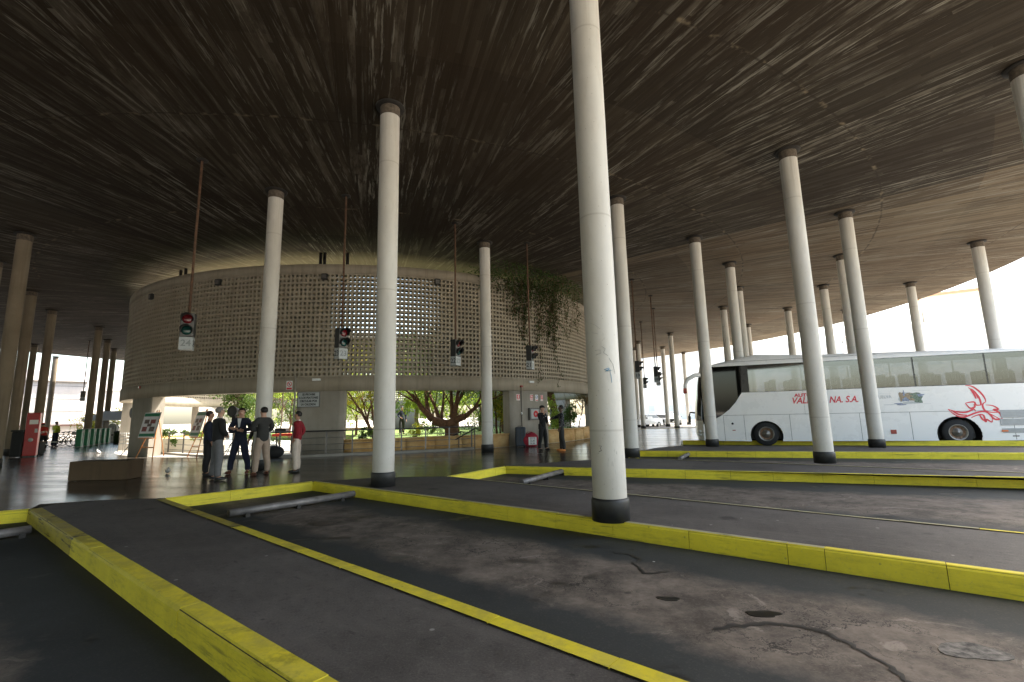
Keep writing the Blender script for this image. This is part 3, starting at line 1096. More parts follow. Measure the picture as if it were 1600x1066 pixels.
CAN_EXTRA = 48.0
mb = MB()
NA, NR = 144, 10
HOLE = 11.2
def ringpt(i, j):
    q = 2 * pi * i / NA
    o = Vector((RC.x + roof_r(q) * cos(q), RC.y + roof_r(q) * sin(q)))
    k = Vector((DC.x + HOLE * cos(q), DC.y + HOLE * sin(q)))
    return k.lerp(o, j / NR)
for j in range(NR + 1):
    for i in range(NA):
        p = ringpt(i, j)
        mb.v.append((p.x, p.y, ZC))
for j in range(NR):
    for i in range(NA):
        i2 = (i + 1) % NA
        mb.f.append([j * NA + i, j * NA + i2, (j + 1) * NA + i2, (j + 1) * NA + i]); mb.mi.append(0); mb.sm.append(False)
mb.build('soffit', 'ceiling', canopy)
mb = MB()
th = 0.55
for (jj, zz) in ((0, ZC + .003), (0, ZC + th), (NR, ZC + th), (NR, ZC + .003)):
    for i in range(NA):
        p = ringpt(i, jj)
        mb.v.append((p.x, p.y, zz))
for r in range(3):
    for i in range(NA):
        i2 = (i + 1) % NA
        mb.f.append([r * NA + i, r * NA + i2, (r + 1) * NA + i2, (r + 1) * NA + i]); mb.mi.append(0); mb.sm.append(False)
mb.build('roof_slab', 'fascia_concrete', canopy)

# ------------------------------------------------------------------ columns
COLR = 0.226


def make_column():
    t = thing('concrete_column', 'x', 'column', (0, 0, 0), 0, 'round white columns under the canopy')
    h = ZC
    prof = [(COLR + .004, 0.02)]
    for i in range(0, 13):
        z = 0.29 + (h - 0.27 - 0.29) * i / 12
        prof.append((COLR * (1.0 + .006 * sin(i * 1.7)), z))
    MB().lathe(prof, n=40).build('shaft', 'column_paint', t)
    MB().lathe([(0, .0), (COLR + .026, 0.0), (COLR + .026, .255), (COLR + .018, .285), (COLR + .004, .295)], n=40).build('base_band', 'black_paint', t)
    MB().lathe([(COLR + .001, h - .29), (COLR + .006, h - .27), (COLR + .006, h - .05)], n=40).build('collar', 'collar_rust', t)
    MB().lathe([(COLR + .005, h - .055), (COLR + .10, h - .05), (COLR + .11, h - .004), (0, h - .004)], n=40).build('cap_ring', 'dark_cap', t)
    return t


COL0 = make_column()
_first = [True]


def make_dark_brown(c):
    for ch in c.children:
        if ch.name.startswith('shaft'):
            ch.data = dark_brown_mesh(ch.data)


_dark_brown = {}


def dark_brown_mesh(me):
    if 'm' not in _dark_brown:
        k = me.copy(); k.materials.clear(); k.materials.append(M['column_dark_brown']); _dark_brown['m'] = k
    return _dark_brown['m']


def column(label, base=None, top=None, xy=None, z0=0.0, wt=0.5, dark_brown=False):
    if xy is None:
        if base and top:
            a, b = G(*base), G(top[0], top[1], ZC)
            d = math.exp(math.log(a.length) * (1 - wt) + math.log(b.length) * wt)
            xy = a.normalized().lerp(b.normalized(), .5).normalized() * d
        elif base:
            xy = G(*base)
        else:
            xy = G(top[0], top[1], ZC)
    if _first[0]:
        c = COL0; _first[0] = False
    else:
        c = copy_tree(COL0)
    c.location = (xy[0], xy[1], 0.0)
    c.rotation_euler = (0, 0, RND.uniform(0, 6.28))
    if z0:
        c.location.z = z0
        c.scale.z = (ZC - z0) / ZC
    c['label'] = label
    if dark_brown:
        make_dark_brown(c)
    return xy


column('white column standing on the wide platform right of the group of men', (596, 760), (612, 170))
column('tallest and nearest white column, scratched, running out of the top of the picture', (955, 812))
b_xy = G(955, 812)
b_col = [o for o in C.objects if o.get('label', '').startswith('tallest and nearest')][0]


def col_mark(pxs, w, mat):
    pts = []
    for (x, y) in pxs:
        d = ray(x, y)
        a = d.x ** 2 + d.y ** 2; bq = -2 * (d.x * b_xy.x + d.y * b_xy.y); cq = b_xy.length_squared - (COLR + .004) ** 2
        disc = bq * bq - 4 * a * cq
        if disc < 0:
            continue
        t = (-bq - sqrt(disc)) / (2 * a)
        pts.append(Vector((d.x * t - b_xy.x, d.y * t - b_xy.y, H + d.z * t)))
    o = MB().tube(pts, w, 5).build('scribble', mat, b_col)
    o.rotation_euler = (0, 0, -b_col.rotation_euler.z)
    o.location = (0, 0, 0)


for pts, w, m_ in (([(944, 578), (951, 575), (955, 579), (948, 580)], .005, 'marker_blue'), ([(946, 580), (950, 578), (952, 577)], .006, 'marker_blue'), ([(953, 580), (955, 588), (956, 598)], .003, 'marker_blue'),
                   ([(940, 541), (946, 545), (943, 551), (950, 556)], .0025, 'marker_grey'), ([(930, 548), (938, 546), (939, 552), (931, 555)], .002, 'marker_grey'),
                   ([(936, 697), (940, 697), (938, 701), (940, 704), (936, 706)], .0035, 'ink_black'), ([(952, 560), (958, 570), (961, 584)], .002, 'marker_grey'),
                   ([(922, 505), (930, 508), (938, 514)], .002, 'marker_grey'), ([(925, 520), (935, 522)], .002, 'marker_grey')):
    col_mark(pts, w, m_)
column('thick white column in front of the middle of the bus', (1290, 722), (1228, 230))
column('white column before the gnarled tree, nearest the perforated wall', (762, 706), (757, 380))
column('white column half hidden behind the right side of the nearest column', (988, 715), (963, 312))
column('white column standing at the front end of the white bus', (1113, 697), (1085, 368))
column('white column covering the end of the red lettering on the bus', (1372, 698), (1318, 327))
column('white column rising behind the men in suits', None, (432, 299))
column('big dim column at the left edge beside the red cabinet', xy=G(40, 339, ZC).lerp(G(6, 708), .14), dark_brown=True)
for top, lab in (((1139.7, 411), 'column behind the front roof of the bus, thickest of that cluster'),
                 ((1129.8, 479), 'slim column just left of the thickest column over the bus front'),
                 ((1153.4, 449), 'column almost hidden behind the thickest column over the bus front'),
                 ((1167.8, 507), 'short looking far column over the roof hump at the bus front'),
                 ((1230.3, 481), 'far column rising over the bus roof left of the middle column'),
                 ((1286, 446), 'column over the bus roof just right of the middle column'),
                 ((1321, 484), 'far column left beside the column at the red lettering'),
                 ((1314, 399), 'brownish column mostly hidden behind the column at the red lettering'),
                 ((1421.6, 442), 'column over the bus roof near the pale houses, second from the right'),
                 ((1526, 378), 'column over the rear of the bus before the penthouse'),
                 ((1598, 104), 'column whose dark head alone enters at the upper right edge'),
                 ((-6, 408), 'column cut off by the left edge behind the big dim one'),
                 ((50, 455), 'shadowed column directly behind the red cabinet'),
                 ((82, 485), 'shadowed leaning column just right of the red cabinet'),
                 ((54, 538), 'slim far column between the two shadowed columns at the cabinet'),
                 ((87.5, 557), 'thin pale far column above the worker in the yellow jacket'),
                 ((155, 511), 'dark column behind the green bicycle docks, leftmost of three'),
                 ((168.5, 531), 'dark column behind the green docks, middle of three'),
                 ((178.5, 545), 'dark column behind the green docks, nearest the perforated wall')):
    column(lab, None, top, dark_brown=top[0] < 200)
column('thin column on the pale kerb left of the bus mirror, tallest of four', (1057.7, 668), (1047.6, 521), z0=ROADZ)
column('thin column on the pale kerb beside the dark grilled car', (1043.5, 664), (1035.4, 542), z0=ROADZ)
column('thin column right behind the bus mirror arm', (1076.4, 661), (1067.8, 548), z0=ROADZ)
column('thin column left of the parked white cars', (1004.8, 667), (997, 535), z0=ROADZ)
column('thin column squeezed between two columns beside the hanging signals', (999, 668), (990, 558), z0=ROADZ)

# ------------------------------------------------------------------ round building with block screen
drum = thing('round_building', 'round concrete building with a perforated block screen above open garden bays', 'building', (0, 0, 0))
ZB, ZS0, ZS1, ZT = 2.56, 3.15, 7.50, 7.90


def arc_ring(mb, r0, r1, z0, z1, a0=0.0, a1=2 * pi, n=200, mi=0, flare=0.0):
    full = abs(a1 - a0 - 2 * pi) < 1e-6
    k = n if full else n + 1
    o = len(mb.v)
    for i in range(k):
        q = a0 + (a1 - a0) * i / n
        for (r, z) in ((r0, z0), (r1, z0), (r1, z1), (r0, z1)):
            mb.v.append((DC.x + r * cos(q), DC.y + r * sin(q), z))
    for i in range(n):
        A, B = o + i * 4, o + ((i + 1) % k) * 4
        for s in range(4):
            s2 = (s + 1) % 4
            mb.f.append([A + s, A + s2, B + s2, B + s]); mb.mi.append(mi); mb.sm.append(s in (1, 3))
    if not full:
        for b, rev in ((o, False), (o + n * 4, True)):
            f = [b, b + 3, b + 2, b + 1]
            mb.f.append(f[::-1] if rev else f); mb.mi.append(mi); mb.sm.append(False)
    return mb


mb = MB()
NCOL, NROW = 504, 22
pz = (ZS1 - ZS0) / NROW
hw, hh = 0.57, 0.56
RO, RI = DR - 0.035, DR - 0.385
zs = [ZS0]
for r in range(NROW):
    c = ZS0 + (r + .5) * pz
    zs += [c - hh * pz / 2, c + hh * pz / 2]
zs.append(ZS1)
NZ = len(zs)
qs = []
for i in range(NCOL):
    c = 2 * pi * (i + .5) / NCOL
    d = 2 * pi / NCOL * hw / 2
    qs += [c - d, c + d]
NQ = len(qs)
for R_ in (RO, RI):
    for q in qs:
        cx, cy = DC.x + R_ * cos(q), DC.y + R_ * sin(q)
        for z in zs:
            mb.v.append((cx, cy, z))
OFF = NQ * NZ
ff = mb.f
for i in range(NQ):
    i2 = (i + 1) % NQ
    for j in range(NZ - 1):
        a, b, c, d = i * NZ + j, i2 * NZ + j, i2 * NZ + j + 1, i * NZ + j + 1
        if i % 2 == 0 and j % 2 == 1:
            ff.append([a, b, b + OFF, a + OFF]); ff.append([b, c, c + OFF, b + OFF])
            ff.append([c, d, d + OFF, c + OFF]); ff.append([d, a, a + OFF, d + OFF])
        else:
            ff.append([a, b, c, d]); ff.append([a + OFF, d + OFF, c + OFF, b + OFF])
mb.mi = [0] * len(ff); mb.sm = [False] * len(ff)
mb.build('block_screen', 'drum_concrete', drum)
mb = MB(); arc_ring(mb, DR - .45, DR, ZB, ZS0); mb.build('lower_band', 'drum_concrete', drum)
mb = MB(); arc_ring(mb, DR - .45, DR, ZS1, ZT); mb.build('upper_band', 'drum_concrete', drum)


def ad(px, py=665):
    return on_drum(px, py)[0]


def norm(a):
    while a < -pi: a += 2 * pi
    while a > pi: a -= 2 * pi
    return a


PIERS = [(ad(203), ad(234)), (ad(462), ad(537)), (ad(797), ad(857))]
step = norm(PIERS[2][0] - PIERS[1][0])
w_ = norm(PIERS[2][1] - PIERS[2][0])
aa = PIERS[2][0]
while True:
    aa += step
    if aa + w_ > PIERS[0][0] + 2 * pi - step * 0.6:
        break
    PIERS.append((aa, aa + w_))
for (p, q) in PIERS:
    m = MB(); arc_ring(m, DR - .52, DR - .015, 0, ZB - .002, p, q, 8); m.build('pier', 'pier_concrete', drum)
# stub posts carrying the canopy over the rim
for px in (243, 251, 486, 493, 534):
    a = on_drum(px, 405)[0]
    for dr in (1.1,):
        p = dpt(a, DR - dr)
        MB().tube([(p.x, p.y, ZS1 - .2), (p.x, p.y, ZC)], .07, 12).build('rim_post', 'rail_dark', drum)
for k in range(14):
    a = radians(20 + k * 12)
    p = dpt(a, DR - .3)
    MB().tube([(p.x, p.y, ZT - .2), (p.x, p.y, ZC)], .09, 10).build('rim_post', 'rail_dark', drum)

# low ochre stone walls in the bays
def low_wall(p0, p1, h, label):
    m = MB(); a, b = p0, p1
    n = max(2, int(abs(b - a) * DR / 1.2))
    for i in range(n):
        q0, q1 = a + (b - a) * i / n, a + (b - a) * (i + 1) / n
        arc_ring(m, DR - .40, DR - .06, 0, h - .06, q0 + .0004, q1 - .0004, 4)
    arc_ring(m, DR - .43, DR - .03, h - .06, h, a, b, 24)
    o = m.build('low_stone_wall', 'ochre_stone')
    return tag(o, label, 'wall', 'low ochre stone walls of the garden')


low_wall(PIERS[1][1] + .002, PIERS[2][0] - .002, .60, 'low ochre stone wall below the gnarled tree, behind the railing')
low_wall(PIERS[2][1] + .002, PIERS[3][0] - .002, .66, 'low ochre stone wall behind the man in orange shoes')
for i in range(3, len(PIERS) - 1):
    if i % 2 == 0:
        low_wall(PIERS[i][1] + .002, PIERS[i + 1][0] - .002, .6, 'low ochre garden wall on the far side of the courtyard')

# garden bed and paved strip inside
gp = []
a0, a1_ = PIERS[1][1], PIERS[1][1] + 4.2
for i in range(61):
    q = a0 + (a1_ - a0) * i / 60
    gp.append(dpt(q, DR - .44))
gp.append(dpt(a0 - .5, 3.0))
m = MB().prism([(p.x, p.y) for p in gp], 0.0, 0.42)
struct(m.build('garden_ground', 'garden_grass'))
gp = [dpt(2 * pi * i / 90, DR - .02) for i in range(90)]
m = MB().prism([(p.x, p.y) for p in gp], 0.004, 0.014)
struct(m.build('courtyard_floor', 'patio_floor'))
# planter inside at the left with its box
pc = atY(290, 700, 23.0)
t = thing('planter_box', 'long concrete planter inside the courtyard behind the left easel', 'planter', (pc.x, pc.y, 0))
MB().box((0, 0, .35), (3.2, .8, .7), .15, bev=.02).build('box', 'plaster_cream', t)

# ------------------------------------------------------------------ railing in front of the garden
rail_px = [(245, 709), (300, 713.5), (345, 715.5), (478, 715), (550, 711.5), (627, 708.5), (702, 705), (740, 702.3)]
rp = [G(*p) for p in rail_px]
rt = thing('metal_railing', 'long low metal railing with thin horizontal bars in front of the courtyard garden', 'railing', (0, 0, 0))
RH = 0.98


def along(px):
    for i in range(len(rail_px) - 1):
        x0, x1 = rail_px[i][0], rail_px[i + 1][0]
        if x0 <= px <= x1:
            y = rail_px[i][1] + (rail_px[i + 1][1] - rail_px[i][1]) * (px - x0) / (x1 - x0)
            return G(px, y)
    return rp[-1]


samp = [along(245 + (740 - 245) * i / 24) for i in range(25)]
MB().tube([(p.x, p.y, RH) for p in samp], .026, 8).build('top_rail', 'rail_dark', rt)
for h in (.72, .47, .24):
    MB().tube([(p.x, p.y, h) for p in samp], .011, 6).build('bar', 'rail_metal', rt)
for px in (262, 285, 318, 346, 372, 402, 436, 470, 509, 550, 588, 627, 665, 702, 737):
    p = along(px)
    MB().box((p.x, p.y, RH / 2 + .05), (.055, .03, RH - .12), .3).build('post', 'rail_metal', rt)
nrm = Vector((0.1, 1.0)).normalized()
sp = []
for p in samp:
    sp.append(p + Vector((0, -.14)))
poly = sp + [p + nrm * .42 for p in sp[::-1]]
m = MB().prism([(p.x, p.y) for p in poly], 0.0, 0.10)
o = m.build('stone_step', 'step_stone')
tag(o, 'long grey stone step carrying the metal railing', 'step')
st = thing('stair_handrail', 'pair of slanting handrails of the stair behind the right end of the railing', 'handrail', (0, 0, 0))
for (a, b, dy) in (((673, 705), (719, 674), .45), ((690, 704), (743, 669), .2)):
    A = G(*a) + Vector((0, dy)); B = G(b[0], rail_px[-1][1] + 1.5) + Vector((0, dy))
    zb = zat(b[0], b[1], B)
    MB().tube([(A.x, A.y, .12), (B.x, B.y, zb), (B.x + .12, B.y, zb - .05)], .026, 8).build('rail', 'rail_dark', st)
    for f in (.05, .5, .97):
        q = A.lerp(B, f)
        MB().tube([(q.x, q.y, .05), (q.x, q.y, .12 + (zb - .12) * f)], .022, 8).build('post', 'rail_metal', st)

# ------------------------------------------------------------------ easels with posters
def easel(px, py, label, rot, lean, dark=False, wpo=.80, hpo=1.07):
    b = G(px, py)
    t = thing('display_easel', label, 'easel', (b.x, b.y, 0), rot, 'easels with posters')
    zb = .84
    for s in (-1, 1):
        MB().tube([(s * .42, -.06, 0.0), (s * .20, .20, 1.0), (s * .05, .40, 1.98)], .021, 8).build('leg', 'easel_wood', t)
    MB().tube([(0, .85, 0.0), (0, .40, 1.9)], .019, 8).build('leg', 'easel_wood', t)
    MB().box((0, .05, .43), (.60, .03, .045)).build('cross_bar', 'easel_wood', t)
    MB().box((0, .02, zb - .03), (.66, .22, .035)).build('ledge', 'easel_wood', t)
    tl = Matrix.Rotation(-lean, 3, 'X')
    R = tl.to_4x4(); R.translation = Vector((0, -.06, zb))
    def loc(x, y, z): return R @ Vector((x, y, z))
    def slab(name, x0, x1, z0, z1, y, mat, par, th=.012):
        m = MB()
        m.add([loc(x, yy, z) for yy in (y, y - th) for (x, z) in ((x0, z0), (x1, z0), (x1, z1), (x0, z1))],
              [(0, 1, 2, 3), (7, 6, 5, 4), (0, 4, 5, 1), (1, 5, 6, 2), (2, 6, 7, 3), (3, 7, 4, 0)])
        return m.build(name, mat, par, fixn=True)
    P = slab('poster', -wpo / 2, wpo / 2, 0, hpo, 0, 'poster_white', t)
    slab('header', -wpo / 2 + .015, wpo / 2 - .015, hpo - .17, hpo - .04, -.0125, 'poster_green', P, .002)
    slab('footer', -wpo / 2 + .015, wpo / 2 - .015, .05, .17, -.0125, 'poster_green', P, .002)
    k = 0
    for (x, z, w, h) in ((-.17, .68, .24, .17), (.14, .68, .26, .17), (-.0, .53, .22, .12), (-.2, .36, .24, .2), (.17, .36, .26, .2)):
        slab('photograph', x - w / 2, x + w / 2, z - h / 2, z + h / 2, -.0125, ('photo_brown', 'photo_red')[k % 2], P, .002); k += 1
    slab('edge_frame', wpo / 2, wpo / 2 + .02, -.01, hpo + .01, .005, 'rail_dark', t, .02)
    return t


easel(227, 716, 'wooden easel with a white and green poster beside the brown pier', -.2, .22)
easel(302, 715, 'wooden easel with a shaded poster partly behind the grey haired man', -.6, .26)


# ------------------------------------------------------------------ floodlights on stands
def flood(px, py, hp, label, face):
    b = G(px, py)
    z = zat(hp[0], hp[1], b)
    t = thing('floodlight_stand', label, 'floodlight', (b.x, b.y, 0), 0, 'black floodlights on tripods')
    MB().tube([(0, 0, .25), (0, 0, 1.1), (0, 0, z)], [.024, .022, .018], 10).build('pole', 'rail_dark', t)
    for k in range(3):
        q = 2 * pi * k / 3 + .4
        MB().tube([(0, 0, .62), (.55 * cos(q), .55 * sin(q), .02)], .016, 8).build('leg', 'rail_dark', t)
    R = Matrix.Rotation(face, 3, 'Z')
    m = MB().lathe([(0, -.16), (.13, -.15), (.16, -.05), (.235, .12), (.235, .15), (.20, .15)], (0, 0, 0), 24, axis='Y')
    m.v = [tuple(R @ Vector(v) + Vector((0, 0, z))) for v in m.v]
    m.build('lamp_head', 'bag_black', t)
    m = MB().lathe([(.2, .14), (.1, .15), (0, .152)], (0, 0, 0), 20, axis='Y')
    m.v = [tuple(R @ Vector(v) + Vector((0, 0, z))) for v in m.v]
    m.build('lens', 'signal_dark', t)
    m = MB().box((0, 0, z - .3), (.16, .12, .3), face, bev=.02)
    m.build('ballast_box', 'bag_black', t)
    return t


flood(205, 712, (206, 645), 'black floodlight on a tripod beside the brown pier and easel', 2.6)
flood(362, 713, (355, 643), 'black round floodlight on a tripod behind the grey haired man', 2.9)

# ------------------------------------------------------------------ concrete bench, pigeons
b0, b1, b2 = G(105, 752.5), G(198, 750.5), G(222, 746)
u = (b1 - b0).normalized(); v = (b2 - b1)
bz = zat(151, 721, (b0 + b1) / 2)
t = thing('concrete_bench', 'brown concrete block bench on the dark polished floor', 'bench', (b0.x, b0.y, 0))
m = MB()
pl = [V2(0, 0), b1 - b0, b2 - b0, b2 - b0 - (b1 - b0) * .92]
m.prism([(p.x, p.y) for p in pl], .012, bz)
bm = None
o = m.build('block', 'bench_concrete', t)
bv = o.modifiers.new('bevel', 'BEVEL'); bv.width = .012; bv.segments = 2


def pigeon(px, py, label, mat, rz, s=1.0):
    p = G(px, py)
    t = thing('pigeon', label, 'bird', (p.x, p.y, .008), rz, 'pigeons on the floor')
    m = MB()
    m.ball((0, 0, .12), (.075, .15, .075), 14, 10, rot=Matrix.Rotation(.45, 3, 'X'))
    m.ball((0, .10, .20), (.04, .045, .07), 10, 8)
    m.ball((0, .125, .262), (.033, .042, .034), 12, 8)
    m.ball((0, -.2, .075), (.045, .13, .018), 10, 6, rot=Matrix.Rotation(.35, 3, 'X'))
    bo = m.build('body', mat, t)
    MB().tube([(0, .155, .262), (0, .19, .252)], [.010, .003], 6).build('beak', 'rail_dark', t)
    for s_ in (-1, 1):
        MB().ball((s_ * .07, -.03, .13), (.022, .14, .055), 10, 8, rot=Matrix.Rotation(.35, 3, 'X')).build('wing', mat, t)
        MB().tube([(s_ * .03, .01, .07), (s_ * .03, .02, .006), (s_ * .03, .06, .004)], .007, 6).build('leg', 'amber', t)
    t.scale = (s, s, s)
    return t


pigeon(262, 741, 'white pigeon on the floor between the bench and the men', 'bird_white', -2.4, .66)
pigeon(153, 709, 'small pale pigeon on the floor behind the concrete bench', 'bird_white', 1.2, .72)

# ------------------------------------------------------------------ bicycle docks, bicycles, kiosk
d0, d1 = G(122, 699), G(166, 692.5)
for i in range(6):
    p = d0.lerp(d1, i / 5)
    q = atan2(d1.y - d0.y, d1.x - d0.x)
    t = thing('bicycle_dock', '%s green bicycle dock with a white edge, counted from the bicycles' % ('first', 'second', 'third', 'fourth', 'fifth', 'sixth')[i], 'bicycle dock', (p.x, p.y, 0), q, 'green bicycle docks in a row')
    MB().box((0, 0, .60), (.36, .30, 1.12), bev=.04).build('panel', 'rack_green', t)
    MB().box((.225, -.02, .60), (.075, .34, 1.16), bev=.02).build('edge', 'plastic_white', t)
    MB().box((-.02, -.16, 1.0), (.2, .015, .12)).build('card_reader', 'kiosk_grey', t)
    MB().box((0, 0, .02), (.5, .4, .04)).build('foot_plate', 'kiosk_grey', t)


def wheel_torus(mb, c, R, r, n=28, m=8, mi=0):
    vs, fs = [], []
    for i in range(n):
        a = 2 * pi * i / n
        for j in range(m):
            b = 2 * pi * j / m
            vs.append((c[0] + (R + r * cos(b)) * cos(a), c[1] + r * sin(b), c[2] + (R + r * cos(b)) * sin(a)))
    for i in range(n):
        for j in range(m):
            fs.append((i * m + j, ((i + 1) % n) * m + j, ((i + 1) % n) * m + (j + 1) % m, i * m + (j + 1) % m))
    mb.add(vs, fs, mi, True)


def bicycle(p, rz, label):
    t = thing('bicycle', label, 'bicycle', (p.x, p.y, 0), rz, 'bicycles at the docks')
    for x in (-.52, .52):
        m = MB(); wheel_torus(m, (x, 0, .34), .315, .024)
        w = m.build('wheel', 'tyre', t)
        m = MB()
        for k in range(9):
            a = 2 * pi * k / 9
            m.tube([(x, 0, .34), (x + .31 * cos(a), 0, .34 + .31 * sin(a))], .004, 4, caps=False)
        m.lathe([(0, -.04), (.03, -.04), (.03, .04), (0, .04)], (x, 0, .34), 10, axis='Y')
        m.build('spokes', 'rim_steel', w)
    m = MB()
    P = dict(r=(-.52, 0, .34), f=(.52, 0, .34), bb=(-.05, 0, .32), s=(-.2, 0, .82), h=(.36, 0, .86))
    for a, b in (('r', 'bb'), ('r', 's'), ('bb', 's'), ('bb', 'h'), ('s', 'h'), ('h', 'f')):
        m.tube([P[a], P[b]], .021, 8)
    m.tube([P['h'], (.33, 0, .98)], .018, 8); m.tube([P['s'], (-.225, 0, .93)], .016, 8)
    m.build('frame', 'rail_dark', t)
    MB().tube([(.22, -.28, 1.04), (.33, -.2, 1.0), (.33, .2, 1.0), (.22, .28, 1.04)], .014, 8).build('handlebar', 'rail_dark', t)
    MB().ball((-.24, 0, .95), (.14, .08, .04), 10, 6).build('saddle', 'bag_black', t)
    MB().lathe([(0, -.02), (.09, -.02), (.09, .02), (0, .02)], (-.05, 0, .32), 14, axis='Y').build('crank', 'rim_steel', t)
    m = MB().box((.72, 0, .88), (.3, .34, .22), bev=.03)
    m.build('basket', 'rail_metal', t)


for a, l in (((95, 698), 'dark bicycle nearest the worker in the yellow jacket'), ((103, 697), 'dark bicycle in the middle of the three at the docks'), ((111, 696), 'dark bicycle nearest the first green dock')):
    bicycle(G(*a), .35, l)
p = G(173, 690)
t = thing('ticket_kiosk', 'grey round topped kiosk at the end of the green docks', 'kiosk', (p.x, p.y, 0), .2)
m = MB()
prof = [(-.33, 0.012), (.33, 0.012), (.33, 1.2)] + [(.33 * cos(pi * i / 10), 1.2 + .33 * sin(pi * i / 10)) for i in range(1, 10)] + [(-.33, 1.2)]
m.plate([(x, 0, z) for x, z in prof], (0, 1, 0), .3)
m.build('body', 'kiosk_grey', t, fixn=True)
MB().box((0, -.012, 1.18), (.36, .02, .3)).build('screen', 'window_dark', t)
MB().box((0, -.012, .55), (.3, .02, .12)).build('coin_slot', 'rail_dark', t)
p = G(183, 693)
t = thing('green_bin', 'small dark green litter bin between kiosk and brown pier', 'litter bin', (p.x, p.y, 0))
MB().lathe([(0, .012), (.24, .012), (.27, .85), (.25, .92), (0, .95)], n=20).build('drum', 'leaf_dark', t)
MB().lathe([(.275, .84), (.285, .88), (.275, .9)], n=20).build('rim', 'rail_dark', t)
p = G(193, 707)
t = thing('stacked_stools', 'small stack of pale metal stools beside the floodlight', 'stools', (p.x, p.y, 0))
for k in range(4):
    z = .45 + k * .17
    MB().box((0, 0, z), (.36, .34, .035), .3, bev=.012).build('seat', 'kiosk_grey', t)
for (x, y) in ((-.15, -.13), (.15, -.13), (.15, .13), (-.15, .13)):
    MB().tube([(x * 1.25, y * 1.25, .012), (x, y, 1.0)], .014, 6).build('leg', 'rail_metal', t)

# ------------------------------------------------------------------ red cabinet, black box
p = atY(49, 690, 22.6)
t = thing('red_cabinet', 'tall red machine cabinet with white labels beside the shadowed columns', 'cabinet', (p.x, p.y, 0), .62)
MB().box((0, 0, 1.06), (.46, .42, 1.98), bev=.03).build('body', 'cabinet_red', t)
MB().box((0, 0, .045), (.42, .38, .07)).build('plinth', 'rail_dark', t)
MB().box((.04, -.216, 1.62), (.30, .012, .2)).build('label_plate', 'plastic_white', t)
MB().box((.15, -.216, 1.22), (.1, .012, .18)).build('coin_panel', 'plate_white', t)
MB().lathe([(0, -.235), (.08, -.23), (.09, -.21)], (0, 0, .80), 18, axis='Y').build('vent', 'kiosk_grey', t)
p = atY(30, 690, 22.4)
t = thing('black_bin', 'black bin standing left against the red cabinet', 'bin', (p.x, p.y, 0), .4)
MB().box((0, 0, .62), (.42, .5, 1.15), bev=.06).build('body', 'bag_black', t)
MB().box((0, -.02, 1.23), (.46, .54, .08), bev=.02).build('lid', 'signal_dark', t)
p = G(45, 711)
t = thing('black_chest', 'low black chest with a brown lid edge on the polished floor', 'chest', (p.x, p.y, 0), .35)
MB().box((0, .25, .31), (.78, .5, .58), bev=.02).build('body', 'bag_black', t)
MB().box((0, .25, .62), (.82, .54, .045), bev=.012).build('lid', 'bench_concrete', t)

# ------------------------------------------------------------------ luggage and small things
p = G(813.5, 699)
t = thing('suitcase', 'dark blue upright suitcase against the grey pier', 'suitcase', (p.x, p.y, 0), .15)
MB().box((0, 0, .47), (.46, .28, .84), bev=.05).build('shell', 'suitcase_navy', t)
for x in (-.13, 0, .13):
    MB().box((x, -.142, .47), (.03, .012, .7), bev=.004).build('rib', 'rail_dark', t)
MB().tube([(-.1, 0, .88), (-.1, 0, .93), (.1, 0, .93), (.1, 0, .88)], .012, 8).build('handle', 'rail_dark', t)
for x in (-.18, .18):
    MB().lathe([(0, -.1), (.04, -.1), (.04, .1), (0, .1)], (x, 0, .045), 12, axis='Y').build('wheel', 'tyre', t)
p = G(828, 698.5)
t = thing('shopping_bag', 'bulging dark red shopping bag with a white lettered panel', 'bag', (p.x, p.y, 0), .1)
m = MB(); vs = []
m.ball((0, 0, .30), (.40, .22, .33), 18, 12)
m.v = [(math.copysign(min(.37, abs(x) * 1.25), x), y, max(.012, z + .04 * sin(x * 14) * (z > .5))) for x, y, z in m.v]
m.build('body', 'bag_red', t)
MB().box((.10, -.212, .27), (.36, .02, .34), bev=.006).build('panel', 'plastic_white', t)
for k, s in enumerate(('ESTE', 'SUR', 'SUR')):
    text('lettering', s, .12, 'ink_black', t, frame_mat((.10, -.223, .38 - k * .11), (1, 0, 0), (0, -1, 0)), .002)
for s in (-1, 1):
    MB().tube([(s * .16, s * .03, .56), (s * .10, s * .05, .66), (s * -.10, s * .05, .66), (s * -.16, s * .03, .56)], .012, 6).build('strap', 'bag_red', t)
p = G(427, 716)
t = thing('black_holdall', 'black holdall on the floor behind the man in the charcoal jacket', 'bag', (p.x, p.y, 0), .1)
m = MB().ball((0, 0, .23), (.40, .22, .25), 18, 12)
m.v = [(x, y, max(.012, z)) for x, y, z in m.v]
m.build('body', 'bag_black', t)
MB().tube([(-.2, -.1, .4), (-.12, -.12, .52), (.12, -.12, .52), (.2, -.1, .4)], .014, 8).build('handle', 'rail_dark', t)
p = G(437, 711)
t = thing('red_table', 'narrow table with a red cover inside the railing behind the holdall', 'table', (p.x, p.y + 1.0, 0))
MB().box((0, 0, .80), (1.5, .5, .10), bev=.01).build('cover', 'cloth_red', t)
for x in (-.65, .0, .65):
    MB().box((x, 0, .39), (.05, .05, .74)).build('leg', 'rail_dark', t)
MB().box((-.45, 0, .98), (.5, .3, .22), bev=.02).build('box', 'bag_black', t)
MB().ball((.45, 0, .36), (.2, .18, .14), 14, 8).build('folded_cloth', 'cloth_white', t)

# ------------------------------------------------------------------ things fixed to the round building
def wallframe(px, py, out=.0):
    a, z = on_drum(px, py)
    q = dpt(a, DR + out)
    return frame_mat((q.x, q.y, z), (-sin(a), cos(a), 0), (cos(a), sin(a), 0)), a, z


